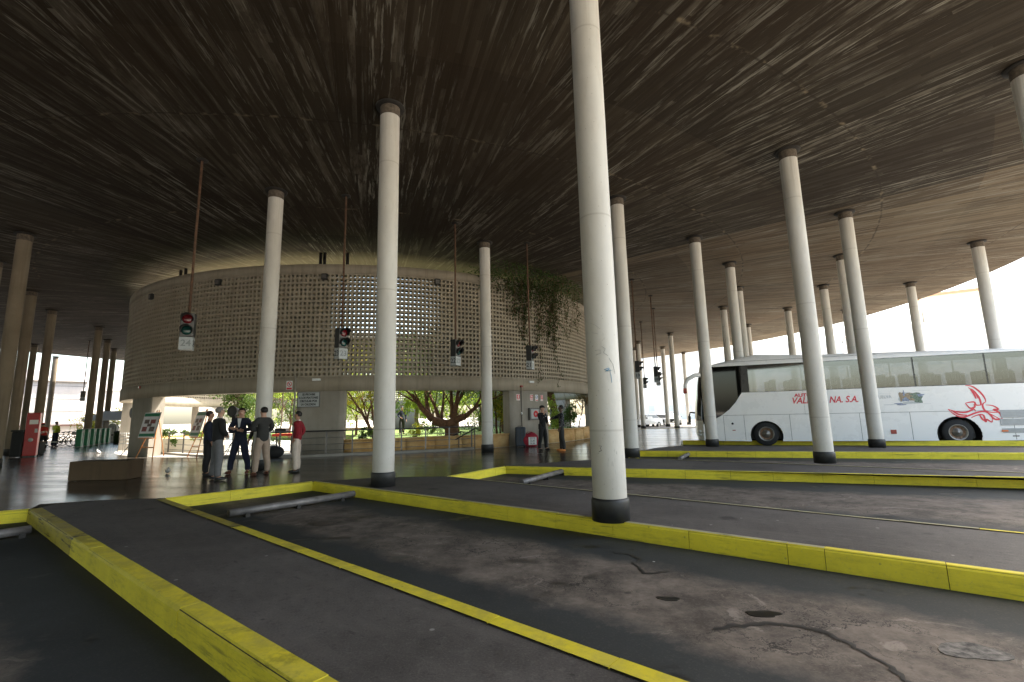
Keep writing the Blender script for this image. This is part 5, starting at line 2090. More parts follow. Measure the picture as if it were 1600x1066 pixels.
tree('upright_shrub', 'dense upright green shrub left of the pier with the fire signs', (b6.x, b6.y), [((0, 0, -.1), (0, 0, 2.8), .06, .03), ((.2, .1, -.1), (.4, 0, 2.6), .04, .02), ((-.3, 0, -.1), (-.5, .1, 2.4), .04, .02)],
     [((-.05, 0, 1.6), (.75, .6, .9), 1700, .12), ((-.1, .2, 2.9), (1.1, .9, .8), 1200, .12)], 'leaf_yellow', 'bark', 10)
b7 = atY(869, 690, 28.3)
tree('leaning_tree', 'tree with a thick dark leaning trunk above the shrubs right of the officers', (b7.x, b7.y), [((.45, .6, -.1), rel(866, 640, 0, 28.3, b7), .20, .19), (rel(866, 640, 0, 28.3, b7), rel(855, 600, 0, 28.3, b7), .22, .28)],
     [((-.6, .3, 3.6), (1.5, 1.2, .8), 900, .13)], 'leaf_mid', 'bark', 11)
b8 = atY(866, 684, 26.4)
tree('lime_shrub', 'yellow green shrub between the officer and the dark pointing man', (b8.x, b8.y), [((0, 0, -.1), (0, 0, 1.2), .04, .02)],
     [((0, 0, .8), (.5, .4, .75), 1400, .10), ((0, 0, 1.7), (.3, .3, .4), 350, .10)], 'leaf_lime', 'bark', 12, cat='shrub', group='shrubs in the courtyard garden')
b9 = atY(893, 684, 27.4)
tree('round_shrub', 'pointed green shrub right behind the man in orange shoes', (b9.x, b9.y), [((0, 0, -.1), (0, 0, 1.2), .04, .02)],
     [((0, 0, .75), (.55, .5, .65), 1500, .10), ((.05, 0, 1.4), (.3, .3, .35), 350, .09)], 'leaf_mid', 'bark', 13, cat='shrub', group='shrubs in the courtyard garden')
b10 = atY(903, 684, 28.6)
tree('wispy_tree', 'wispy brown leaved tree with thin twisting stems beside the nearest column', (b10.x, b10.y), [((0, 0, -.1), (.35, 0, 1.3), .05, .03), ((.35, 0, 1.3), (.5, 0, 2.4), .03, .015), ((.3, 0, 1.2), (-.1, .1, 2.2), .025, .012), ((.35, 0, 1.3), (.9, 0, 2.1), .025, .012)],
     [((.35, 0, 1.9), (.55, .4, .5), 750, .09), ((.3, 0, 2.7), (.9, .6, .6), 700, .10)], 'leaf_brown', 'bark_grey', 14)
for i, (px, Y, w, h, lf, l) in enumerate(((668, 25.5, .6, .42, 'leaf_mid', 'low round green bush left of the gnarled trunk'), (683, 26.0, .55, .45, 'leaf_silver', 'low silvery bush just left of the gnarled trunk'),
                                        (651, 25.0, .4, .35, 'leaf_yellow', 'low yellow green bush below the weeping tree'), (741, 26.0, .9, .7, 'leaf_silver', 'broad silvery bush right of the gnarled trunk'),
                                        (757, 27, .6, .8, 'leaf_dark', 'dark green bush at the right, by the column before the tree'), (572, 21.8, .5, .35, 'leaf_mid', 'low leafy plant at the foot of the slender yellow tree'),
                                        (422, 24.0, .6, .5, 'leaf_dark', 'low dark bush behind the red covered table'))):
    q = atY(px, 684, Y)
    tree('low_bush', l, (q.x, q.y), [((0, 0, -.05), (0, 0, h), .02, .01)], [((0, 0, h * .9), (w, w * .8, h), 700, .09)], lf, 'bark', 20 + i, group='low bushes in the courtyard garden', cat='bush')
q = atY(262, 690, 22.6)
tree('trailing_plant', 'trailing green plant hanging over the planter behind the left easel', (q.x, q.y), [((0, 0, 0), (.1, 0, .5), .02, .01)],
     [((-.3, 0, .55), (.55, .3, .3), 700, .10), ((-.5, -.35, .15), (.22, .15, .4), 350, .09), ((.55, -.3, .2), (.2, .15, .35), 260, .09), ((.9, 0, .55), (.5, .3, .2), 300, .09)], 'leaf_mid', 'bark', 31, .6, 'plants in the planter', .45, 'plant')
q = atY(312, 690, 22.8)
tree('trailing_plant', 'smaller green plant in the planter beside the shaded easel', (q.x, q.y), [((0, 0, 0), (.1, 0, .5), .02, .01)],
     [((0, 0, .4), (.45, .3, .3), 420, .10)], 'leaf_lime', 'bark', 32, .4, 'plants in the planter', .45, 'plant')


for i, (px, Y, w_, h_, lf, l) in enumerate(((556, 30.0, 1.5, 1.5, 'leaf_lime', 'bushy lime tree behind the slender yellow tree'), (604, 31.0, 1.4, 1.6, 'leaf_mid', 'bushy green tree hidden mostly by the wide column'),
                                       (676, 32.0, 1.5, 1.7, 'leaf_mid', 'bushy green tree between weeping tree and gnarled limbs'), (716, 31.0, 1.6, 1.6, 'leaf_lime', 'bushy yellow green tree straight behind the gnarled trunk'),
                                       (750, 32.5, 1.6, 1.7, 'leaf_mid', 'bushy green tree beyond the right limb of the gnarled tree'), (786, 30.0, 1.0, 1.5, 'leaf_lime', 'bushy light tree behind the upright shrub'),
                                       (408, 31.5, 1.3, 1.6, 'leaf_lime', 'bushy light tree behind the column with the men'), (452, 31.0, 1.2, 1.5, 'leaf_mid', 'bushy tree just left of the sign pier'))):
    q = atY(px, 684, Y)
    tree('bushy_tree', l, (q.x, q.y), [((0, 0, -.1), (0, 0, 2.6), .09, .04), ((0, 0, 1.2), (.8, .1, 2.6), .05, .02), ((0, 0, 1.0), (-.8, .1, 2.5), .05, .02)],
         [((0, 0, h_), (w_, w_ * .7, 1.0), 1100, .15), ((.1, 0, h_ + 1.6), (w_ * 1.1, w_ * .8, .9), 900, .16)], lf, 'bark', 70 + i, .2)

# creeper spilling over the rim of the screen
rng = random.Random(44)
cr = thing('creeper', 'dark creeper spilling over the rim of the block screen at its right side', 'creeper', (0, 0, 0))
mb = MB(); st = MB()
def spot(px, py, out):
    a, z_ = on_drum(px, py)
    q = dpt(a, DR + out)
    return Vector((q.x, q.y, min(z_, ZC - .1)))
for i in range(95):
    x0 = rng.gauss(838, 36)
    if not 738 < x0 < 922:
        continue
    y0 = 428 + max(0, (x0 - 760)) * .16 + rng.uniform(-8, 8)
    L = abs(rng.gauss(0, 1)) * (26 if x0 < 790 else 50) * (1.15 if 800 < x0 < 905 else .6) + 10
    pts = []
    x, y = x0, y0
    o_ = rng.uniform(.05, .55)
    n_ = max(3, int(L / 7))
    for k in range(n_ + 1):
        pts.append(spot(min(x, 926), y, max(.04, o_)))
        y += L / n_; x += rng.gauss(0, 1.8); o_ *= .86
    st.tube(pts, .007, 5)
    for k in range(int(L * .85)):
        t_ = rng.random()
        i0 = min(int(t_ * n_), n_ - 1)
        c_ = pts[i0].lerp(pts[i0 + 1], t_ * n_ - i0) + Vector((rng.gauss(0, .07), rng.gauss(0, .07), rng.gauss(0, .06)))
        mb.leaf(c_, rng.uniform(.06, .13), Vector((rng.gauss(0, .6), rng.gauss(0, .6), -1)), rng, .6)
for i in range(2300):      # thick mat along the rim
    x = rng.gauss(832, 34); y = rng.gauss(444, 15) + (x - 830) * .12
    if 740 < x < 918:
        mb.leaf(spot(x, y, abs(rng.gauss(.12, .28))), rng.uniform(.07, .14), None, rng, .6)
for i in range(500):
    x = rng.gauss(765, 16); y = 424 + (x - 735) * .1 + rng.gauss(0, 4)
    mb.leaf(spot(x, y, rng.uniform(0, .4)), rng.uniform(.06, .12), None, rng, .55)
st.build('stems', 'bark', cr)
mb.build('leaves', 'leaf_ivy', cr)
# ------------------------------------------------------------------ the coach
bo = G(1200, 697, -.2); bo2 = G(1502.6, 697, -.2)
bu = (bo2 - bo).normalized(); bn = V2(-bu.y, bu.x)
BRZ = atan2(bu.y, bu.x)
bus = thing('coach', 'white touring coach with red lettering and a red flame bird at its rear', 'coach', (bo.x, bo.y, ROADZ + .006), BRZ)


def bl(px, py):
    d = ray(px, py)
    t = bo.dot(bn) / (d.x * bn.x + d.y * bn.y)
    P = Vector((d.x * t, d.y * t))
    return (P - bo).dot(bu), H + d.z * t + .21


WB = (bo2 - bo).length
X0, X1 = -2.62, 10.75
BW = 2.50
AR = ((0.0, .66), (WB, .72))
AZ = .44


def side_poly():
    p = [(X0, .24)]
    for (cx, r) in AR:
        z0 = .20
        a0 = math.asin((AZ - z0) / r)
        for i in range(19):
            q = pi + a0 - (pi + 2 * a0) * i / 18
            p.append((cx + r * cos(q), AZ + r * sin(q)))
    p += [(X1, .24), (X1, 2.40), (-.85, 2.40), (-.98, 2.22), (-1.15, 1.96), (-1.42, 1.66), (-1.78, 1.38), (-2.2, 1.14), (X0, .98)]
    return p


m = MB()
for y, nrm in ((0.0, (0, 1, 0)), (BW, (0, -1, 0))):
    m.plate([(x, y, z) for x, z in side_poly()], nrm, .04)
body = m.build('body', 'bus_white', bus, fixn=True)
xf = lambda z: -2.95 + (.06 if z < .4 else 0) + max(0, z - 1.15) ** 1.6 * .085
def front(name, z0, z1, mat, n=8, proud=0.0, y0=0.0, y1=BW):
    mb = MB()
    ny = 14
    for i in range(n + 1):
        z = z0 + (z1 - z0) * i / n
        for j in range(ny + 1):
            y = y0 + (y1 - y0) * j / ny
            k = abs(y - BW / 2) / (BW / 2)
            x = min(xf(z) - proud + .33 * k ** 3.2, -1.9)
            mb.v.append((x, y, z))
    for i in range(n):
        for j in range(ny):
            a = i * (ny + 1) + j
            mb.f.append([a, a + 1, a + ny + 2, a + ny + 1]); mb.mi.append(0); mb.sm.append(True)
    return mb.build(name, mat, bus, fixn=True)
front('front_panel', .26, 1.16, 'bus_white')
front('windscreen', 1.16, 3.42, 'windscreen_glass')
front('front_top', 3.42, 3.80, 'bus_white', 4)
front('bumper_line', .60, .615, 'bus_seam', 1, .004)
roofz = lambda x: (3.74 if x < -2.3 else 0) or (3.74 + (x + 2.3) / 2.1 * .42 if x < -.2 else (4.16 - (x + .2) * .07 if x < 2 else 4.006 - (x - 2) * .026))
mb = MB()
xs = [-2.42, -2.3, -1.9, -1.4, -.9, -.4, -.1, .5, 1.2, 2.0, 3.5, 5, 6.5, 8, 9.5, X1 - .06, X1]
sec = lambda zr: [(0.0, 3.655), (.0, 3.70), (.03, min(3.80, zr - .05)), (.12, zr - .05), (.3, zr - .01), (1.25, zr + .04), (2.2, zr - .01), (2.38, zr - .05), (2.47, min(3.80, zr - .05)), (2.5, 3.70), (2.5, 3.655)]
for x in xs:
    for (y, z) in sec(roofz(x)):
        mb.v.append((x, y, z))
k = len(sec(4))
for i in range(len(xs) - 1):
    for j in range(k - 1):
        a = i * k + j
        mb.f.append([a, a + 1, a + k + 1, a + k]); mb.mi.append(0); mb.sm.append(True)
mb.f.append(list(range(k))); mb.mi.append(0); mb.sm.append(False)
mb.f.append([(len(xs) - 1) * k + i for i in range(k)]); mb.mi.append(0); mb.sm.append(False)
mb.build('roof', 'bus_white', bus, fixn=True)
m = MB(); m.box((1.0, .002, 3.84), (7.0, .006, .012)); m.build('roof_seam', 'bus_seam', bus)
m = MB().box((X1 - .02, BW / 2, 1.95), (.04, BW - .1, 3.4)); m.build('rear_panel', 'bus_white', bus)
# windows
div = [-.55, 2.1, 4.05, 5.70, 8.05, 10.62]
for y, s in ((.012, 1), (BW - .012, -1)):
    for i in range(5):
        m = MB().box(((div[i] + div[i + 1]) / 2, y, 3.035), (div[i + 1] - div[i] - .05, .008, 1.22))
        m.build('window', 'coach_glass', bus)
    for i, xdiv in enumerate(div[1:]):
        m = MB().box((xdiv, y + .006 * s, 3.035), (.055, .02, 1.24)); m.build('window_pillar', 'bus_black', bus)
    m = MB().box((5.0, y + .003 * s, 3.650), (11.2, .02, .03)); m.build('window_trim', 'bus_black', bus)
    m = MB().box((5.0, y + .003 * s, 2.412), (11.2, .02, .022)); m.build('window_trim', 'bus_black', bus)
    gl = [(X0 + .02, .99), (-2.2, 1.15), (-1.78, 1.39), (-1.42, 1.67), (-1.15, 1.97), (-.98, 2.23), (-.86, 2.41), (-.80, 3.65), (-2.15, 3.65), (-2.5, 2.6)]
    m = MB().plate([(x, y - .006 * s, z) for x, z in gl], (0, s, 0), .008); m.build('front_side_window', 'windscreen_glass', bus, fixn=True)
    m = MB().plate([(x, y + .012 * s, z) for x, z in ((-.98, 2.20), (-.52, 2.41), (-.52, 3.65), (-1.05, 3.65), (-.86, 3.0))], (0, s, 0), .02); m.build('window_pillar', 'bus_black', bus, fixn=True)
    m = MB().plate([(x, y + .012 * s, z) for x, z in ((X0 + .04, 1.0), (-2.2, 1.16), (-1.75, 1.40), (-1.4, 1.68), (-1.13, 1.98), (-.97, 2.22), (-1.05, 2.24), (-1.3, 1.95), (-1.6, 1.72), (-2.1, 1.36), (X0 + .04, 1.18))], (0, s, 0), .02); m.build('window_pillar', 'bus_black', bus, fixn=True)
# inside
m = MB().box((4.0, BW / 2, 1.34), (13.2, BW - .16, .06)); m.box((4.0, BW / 2, .62), (12.9, BW - 1.0, .7)); m.build('floor', 'bus_inside', bus)
m = MB().box((4.6, BW / 2, 3.62), (11.6, BW - .2, .04)); m.build('ceiling_lining', 'bus_inside', bus)
m = MB().box((-2.15, BW / 2, 1.70), (.55, BW - .3, .5), bev=.08); m.build('dashboard', 'bus_black', bus)
seat0 = None
for xx in [-1.35] + [.25 + .83 * i for i in range(12)]:
    for yy in (.48, 2.02):
        if xx < -1 and yy < 1:
            continue
        if seat0 is None or True:
            m = MB().box((xx, yy, 1.86), (.46, .86, .16), bev=.04)
            m.box((xx + .27, yy, 2.40), (.14, .84, 1.0), bev=.05)
            m.box((xx, yy, 1.55), (.3, .5, .5))
            s_ = m.build('seat', 'seat_cloth', bus)
            for d in (-.22, .22):
                m = MB().box((xx + .265, yy + d, 2.78), (.175, .36, .36), bev=.04); m.build('head_cover', 'head_cover', s_)
for cx, r in AR:
    for y in (.05, BW - .05):
        s = 1 if y < 1 else -1
        m = MB(); n_ = 20
        for i in range(n_ + 1):
            q = -0.35 + (pi + .7) * i / n_
            for yy in (y - s * .045, y + s * .55):
                m.v.append((cx + r * 1.0 * cos(q), yy, AZ + r * sin(q)))
        for i in range(n_):
            m.f.append([i * 2, i * 2 + 1, i * 2 + 3, i * 2 + 2]); m.mi.append(0); m.sm.append(True)
        pl_ = [(cx + r * 1.02 * cos(-.35 + (pi + .7) * i / n_), y + s * .55, AZ + r * 1.02 * sin(-.35 + (pi + .7) * i / n_)) for i in range(n_ + 1)]
        m.plate(pl_, (0, s, 0), .01)
        m.build('wheel_arch', 'tyre', bus)
        w = MB().lathe([(.30, -.14), (.49, -.14), (.525, -.09), (.525, .10), (.49, .14), (.30, .14)], (cx, y + s * .16, .525), 40, axis='Y').build('wheel', 'tyre', bus)
        f = -s
        pr = [(.30, .10 * f), (.318, .145 * f), (.305, .15 * f), (.27, .10 * f), (.20, .04 * f), (.17, .06 * f), (.15, .11 * f), (.06, .12 * f), (.05, .16 * f), (0, .165 * f)]
        MB().lathe(pr, (cx, y + s * .16, .525), 36, axis='Y').build('rim', 'rim_steel', w, fixn=True)
        m = MB()
        for i in range(10):
            q = 2 * pi * i / 10
            m.lathe([(.022, .10 * f), (.022, .135 * f), (0, .137 * f)], (cx + .235 * cos(q), y + s * .16 - f * .02, .525 + .235 * sin(q)), 8, axis='Y')
        m.build('wheel_nuts', 'rim_rust', w)
        MB().lathe([(.27, .095 * f), (.2, .045 * f), (.17, .065 * f)], (cx, y + s * .16 + f * .004, .525), 36, axis='Y').build('rim_disc', 'rim_rust', w, fixn=True)
# panel seams and small side fittings
def seam(x0, z0, x1, z1, w=.014, mat='bus_seam', nm='seam', par=None):
    a, b = Vector((x0, z0)), Vector((x1, z1))
    d = (b - a).normalized(); q = Vector((-d.y, d.x)) * w / 2
    m = MB().plate([(p.x, -.0005, p.y) for p in (a - q, b - q, b + q, a + q)], (0, -1, 0), .003)
    return m.build(nm, mat, par if par else body)
seam(-1.75, 1.38, X1, 1.36)
for x in (-1.72, -.86, .98, 3.6, 5.35, 8.6):
    seam(x, .24, x, 1.36)
for x in (1.6, 4.2):
    seam(x, 1.37, x, 2.40, .006)
MB().lathe([(0, -.012), (.05, -.012), (.05, 0)], (-1.36, 0, 1.0), 16, axis='Y').build('fuel_cap', 'bus_black', bus)
MB().box((-1.32, -.006, .70), (.13, .012, .035)).build('side_marker', 'marker_red', bus)
x_, z_ = bl(1396.5, 675.5)
MB().box((x_, -.012, z_), (.20, .024, .17), bev=.02).build('side_marker', 'marker_red', bus)
for (a, b_) in (((1562, 642), (1615, 653)), ((1562, 655), (1615, 665)), ((1566, 670), (1615, 677))):
    xa, za = bl(*a); xb, zb_ = bl(*b_)
    g = MB().box(((xa + X1 - .15) / 2, -.008, (za + zb_) / 2), (X1 - .15 - xa, .016, abs(za - zb_)), bev=.007).build('grille', 'bus_grille', bus)
    m = MB()
    for i in range(5):
        m.box(((xa + X1 - .15) / 2, -.018, zb_ + (za - zb_) * (i + .5) / 5), (X1 - .3 - xa, .006, .018))
    m.build('slats', 'kiosk_grey', g)
x_, z_ = bl(1570, 674)
MB().box((x_, -.03, z_), (.2, .02, .06), bev=.008).build('side_marker', 'amber', bus)
x_, z_ = bl(1588, 682)
MB().box((x_, -.004, z_), (.2, .008, .035)).build('vent_slot', 'bus_black', bus)
# mirror arm
m = MB().tube([(-2.4, .1, 3.30), (-2.8, -.05, 3.30), (-3.15, -.12, 3.12), (-3.28, -.14, 2.85), (-3.30, -.14, 2.62)], [.10, .10, .095, .085, .07], 14)
mi = m.build('mirror_arm', 'bus_white', bus)
MB().box((-3.30, -.14, 2.58), (.17, .16, .28), bev=.05).build('mirror_tip', 'marker_red', mi)
MB().tube([(-2.4, .1, 3.30), (-2.1, .14, 3.3)], [.105, .06], 12).build('mirror_mount', 'bus_black', mi)
m = MB().tube([(-2.75, 2.4, 1.5), (-3.15, 2.55, 1.55), (-3.2, 2.58, 1.35)], .04, 8); m.box((-3.2, 2.58, 1.2), (.14, .2, .34), bev=.04); m.build('low_mirror', 'bus_black', bus)
for zz in (.66, .50):
    m = MB().ball((-2.78, .18, zz), (.09, .10, .055), 14, 10); m.build('headlight', 'lamp_glass', bus)
    m = MB().ball((-2.78, BW - .18, zz), (.09, .10, .055), 14, 10); m.build('headlight', 'lamp_glass', bus)
m = MB().tube([(-2.9, .9, 1.2), (-2.78, .8, 1.9), (-2.70, .7, 2.2)], .014, 6); m.build('wiper', 'bus_black', bus)
# lettering
def btext(s, px0, px1, py, hpx, mat, shear=0, bold=.004, parent=None, nm='lettering'):
    x0, z0 = bl(px0, py); x1, _ = bl(px1, py)
    _, zt = bl(px0, py - hpx / 2); _, zb2 = bl(px0, py + hpx / 2)
    sz = (zt - zb2) / .70
    o = text(nm, s, sz, mat, body, Matrix.Identity(4), .0025, shear, bold, 'LEFT')
    xsv = [v.co.x for v in o.data.vertices]; ysv = [v.co.y for v in o.data.vertices]
    w = max(xsv) - min(xsv); yc = (max(ysv) + min(ysv)) / 2
    o.data.transform(frame_mat((x0, -.005, z0), (1, 0, 0), (0, -1, 0)) @ Matrix.Diagonal(((x1 - x0) / w, 1, 1, 1)) @ Matrix.Translation((-min(xsv), -yc, 0)))
    return o
btext('AUTO', 1240.5, 1268, 618.6, 5.0, 'bus_red', 0, .008)
btext('VALL', 1238.5, 1267, 626.8, 9.4, 'bus_red', .3, .008)
btext('NA. S.A.', 1295.5, 1341, 625.2, 9.6, 'bus_red', .3, .008)
btext('HUELVA', 1368, 1393, 621, 5.5, 'ad_grey', 0, .001)
seam(*bl(1374, 616), *bl(1392, 616), .008, 'ad_grey', 'ad_line')
seam(*bl(1381, 633.5), *bl(1398, 633), .02, 'ad_grey', 'ad_line')
seam(*bl(1426, 611), *bl(1453, 610.5), .008, 'ad_grey', 'ad_line')
seam(*bl(1440, 631.5), *bl(1455, 631), .008, 'ad_grey', 'ad_line')
rng = random.Random(9)
ad = []
def adblob(px, py, rx, ry, mat, dy):
    x, z = bl(px, py)
    pts = []
    ph = rng.uniform(0, 6)
    for i in range(14):
        q = 2 * pi * i / 14
        k_ = 1 + .22 * sin(3 * q + ph) + .12 * sin(5 * q)
        pts.append((x + rx * k_ * cos(q), -.001 - dy, z + ry * k_ * sin(q)))
    MB().plate(pts, (0, -1, 0), .002).build('ad_picture', mat, body)
for i, (px, py, rx, ry, mt) in enumerate(((1418, 622, .33, .18, 'ad_grey'), (1412, 621, .12, .16, 'ad_orange'), (1424, 619, .22, .13, 'ad_orange'), (1433, 623, .20, .14, 'ad_green'), (1407, 620, .05, .2, 'ad_orange'),
                                          (1412, 615.5, .03, .12, 'ad_blue'), (1430, 617, .18, .08, 'ad_green'), (1438, 618, .12, .06, 'ad_blue'), (1415, 625, .12, .08, 'ad_blue'), (1425, 625, .10, .05, 'ad_orange'),
                                          (1409, 632, .24, .05, 'ad_blue'), (1424, 630, .34, .05, 'ad_grey'), (1436, 628, .14, .06, 'ad_green'))):
    adblob(px, py, rx, ry, mt, .0005 * i)
# red flame bird
emb = []
strokes = [
    [(1110, 443), (1165, 450), (1230, 495), (1270, 545), (1281, 578)], [(1135, 460), (1190, 500), (1225, 545), (1240, 600), (1215, 608)], [(1160, 470), (1200, 510), (1217, 552)],
    [(1281, 578), (1255, 600), (1265, 640), (1300, 662), (1385, 668)], [(1280, 605), (1340, 612), (1385, 640), (1345, 645), (1392, 668), (1415, 720), (1370, 712)],
    [(1110, 590), (1180, 580), (1200, 605), (1240, 606)], [(1110, 590), (1150, 632), (1190, 620), (1180, 600)], [(965, 640), (1040, 662), (1120, 665), (1180, 640), (1195, 660)],
    [(965, 640), (1030, 690), (1100, 705), (1200, 670), (1260, 660), (1300, 672), (1400, 722)], [(1160, 712), (1210, 690), (1260, 690), (1280, 745), (1290, 725), (1330, 748), (1335, 725)],
    [(1225, 680), (1250, 720), (1280, 745)], [(1320, 690), (1360, 725), (1415, 722)], [(1000, 655), (1060, 685), (1125, 690)], [(1150, 470), (1185, 520), (1200, 555)], [(1290, 665), (1330, 700), (1340, 725)]]
m = MB()
for si_, s in enumerate(strokes):
    pts = [Vector(bl(1300 + x / 5.33, 520 + y / 5.33)) for x, y in s]
    # smooth the line
    fine = []
    for i in range(len(pts) - 1):
        p0, p1, p2, p3 = pts[max(i - 1, 0)], pts[i], pts[i + 1], pts[min(i + 2, len(pts) - 1)]
        for k_ in range(5):
            t_ = k_ / 5
            fine.append(.5 * ((2 * p1) + (p2 - p0) * t_ + (2 * p0 - 5 * p1 + 4 * p2 - p3) * t_ * t_ + (3 * p1 - p0 - 3 * p2 + p3) * t_ ** 3))
    fine.append(pts[-1])
    L_, R__ = [], []
    for i, p in enumerate(fine):
        d = (fine[min(i + 1, len(fine) - 1)] - fine[max(i - 1, 0)]).normalized()
        w_s = .026 * (.35 + sin(pi * (i + .5) / len(fine)) * .9)
        q = Vector((-d.y, d.x)) * w_s
        L_.append(p + q); R__.append(p - q)
    o_v = len(m.v)
    yb = -.0045 - si_ * .0002
    for a, b_ in zip(L_, R__):
        m.v += [(a.x, yb, a.y), (b_.x, yb, b_.y)]
    for i in range(len(fine) - 1):
        a = o_v + i * 2
        m.f.append([a, a + 1, a + 3, a + 2]); m.mi.append(0); m.sm.append(False)
e_ = m.build('flame_bird', 'bus_red', body)


# ------------------------------------------------------------------ parked cars far right of the drum
def car(px, py, Y, rz, paint, label, grille='bus_black', L=4.3, W=1.78, Hh=1.5):
    q = atY(px, py, Y)
    t = thing('parked_car', label, 'car', (q.x, q.y, -.29), rz, 'cars parked beyond the canopy')
    prof = [(-L / 2, .35), (-L / 2, .75), (-L / 2 + .1, .92), (-L * .27, 1.02), (-L * .12, Hh - .06), (-.02, Hh), (L * .22, Hh - .02), (L * .40, 1.04), (L / 2 - .05, .95), (L / 2, .7), (L / 2, .35)]
    m = MB()
    secs = [(-W / 2, .93), (-W / 2 + .12, 1.0), (W / 2 - .12, 1.0), (W / 2, .93)]
    for (y, k_) in secs:
        for (x, z) in prof:
            m.v.append((x * (k_ if abs(x) > 1.9 else 1), y * (1 if z < 1.03 else .84), .35 + (z - .35) * (1 if k_ == 1.0 else .975)))
    n_ = len(prof)
    for j in range(3):
        for i in range(n_):
            i2 = (i + 1) % n_
            m.f.append([j * n_ + i, j * n_ + i2, (j + 1) * n_ + i2, (j + 1) * n_ + i]); m.mi.append(0); m.sm.append(False)
    m.f.append(list(range(n_))); m.f.append([3 * n_ + i for i in range(n_)]); m.mi += [0, 0]; m.sm += [False, False]
    b_ = m.build('body', paint, t, fixn=True)
    bv = b_.modifiers.new('bevel', 'BEVEL'); bv.width = .05; bv.segments = 2; bv.limit_method = 'ANGLE'
    m = MB().plate([(-L * .262, -W * .37, 1.06), (-L * .262, W * .37, 1.06), (-L * .125, W * .35, Hh - .10), (-L * .125, -W * .35, Hh - .10)], (-1, 0, .8), .03); m.build('windscreen', 'window_dark', t, fixn=True)
    for s in (-1, 1):
        y = s * W * .425
        m = MB().plate([(-L * .22, y * 1.06, 1.07), (L * .33, y * 1.06, 1.07), (L * .2, y * .985, Hh - .10), (-L * .09, y * .985, Hh - .10)], (0, s, .15), .03); m.build('side_window', 'window_dark', t, fixn=True)
        for x in (-L * .3, L * .3):
            w = MB().lathe([(.18, -.1), (.3, -.1), (.32, -.07), (.32, .07), (.3, .1), (.18, .1)], (x, s * (W / 2 - .08), .32), 24, axis='Y').build('wheel', 'tyre', t)
            MB().lathe([(.2, .09 * s), (.17, .07 * s), (.05, .1 * s), (0, .1 * s)], (x, s * (W / 2 - .08), .32), 20, axis='Y').build('rim', 'rim_steel', w)
        MB().ball((-L / 2 + .02, s * W * .36, .76), (.06, .2, .08), 12, 8).build('headlight', 'lamp_glass', t)
        MB().ball((-L * .2, s * (W / 2 + .08), 1.08), (.07, .1, .07), 10, 8).build('mirror', 'signal_dark', t)
    MB().box((-L / 2 - .01, 0, .66), (.05, W * .62, .38), bev=.02).build('grille', grille, t)
    MB().box((-L / 2 - .04, 0, .52), (.015, .5, .11)).build('number_plate', 'plastic_white', t)
    return t


car(1031, 655, 58, radians(72), 'car_white', 'white parked car with a wide black grille facing us')
car(1008, 655, 55, radians(35), 'car_white', 'white parked car mostly hidden behind a thin column')
car(1050, 657, 61, radians(80), 'car_grey', 'grey parked car between two thin columns')


# ------------------------------------------------------------------ buildings beyond
def facade(name, label, A, B, depth, h, wall, rows, cols, ww, wh, z1, dz, roof=None, sill=True):
    A, B = Vector(A), Vector(B)
    u = (B - A).normalized(); L = (B - A).length
    t = thing(name, label, 'building', (A.x, A.y, -.30), atan2(u.y, u.x))
    MB().box((L / 2, depth / 2, h / 2), (L, depth, h)).build('wall', wall, t)
    MB().box((L / 2, depth / 2 - .1, h + .12), (L + .5, depth + .6, .3)).build('cornice', roof or wall, t)
    MB().box((L / 2, depth / 2, h + .75), (L - .2, depth - .2, 1.0)).build('parapet', wall, t)
    for r in range(rows):
        for c in range(cols):
            x = L * (c + .5) / cols
            z = z1 + dz * r
            f = MB().box((x, -.03, z), (ww + .24, .06, wh + .24)).build('window', wall, t)
            MB().box((x, -.045, z), (ww, .07, wh)).build('pane', 'window_pale', f)
            if sill:
                MB().box((x, -.12, z - wh / 2 - .16), (ww + .4, .24, .1)).build('sill', wall, f)
    return t, L


pA, pB = atY(1330, 600, 86), atY(1720, 600, 70)
t, L = facade('apartment_block', 'pale apartment block seen over the rear half of the coach', (pA.x, pA.y), (pB.x, pB.y), 12, 14.6, 'plaster_white', 4, 11, 1.3, 1.4, 2.6, 3.4)
ph = MB().box((L * .54, 5.0, 18.2), (8.4, 6, 5.0)); ph.build('penthouse', 'plaster_cream', t)
MB().box((L * .54, 5.0, 20.85), (9.2, 6.8, .45)).build('penthouse_cornice', 'terracotta', t)
MB().box((L * .37, 4, 17.2), (1.2, 1.0, 2.6)).build('chimney', 'plaster_cream', t)
for k in range(14):
    MB().box((L * (.62 + .027 * k), .2, 15.6), (.25, .25, 1.0)).build('baluster', 'plaster_cream', t)
pA, pB = atY(950, 600, 118), atY(1336, 600, 92)
facade('apartment_block', 'pale apartment block far behind the thin columns left of the coach', (pA.x, pA.y), (pB.x, pB.y), 12, 14.0, 'plaster_white', 4, 12, 1.4, 1.3, 2.6, 3.3)
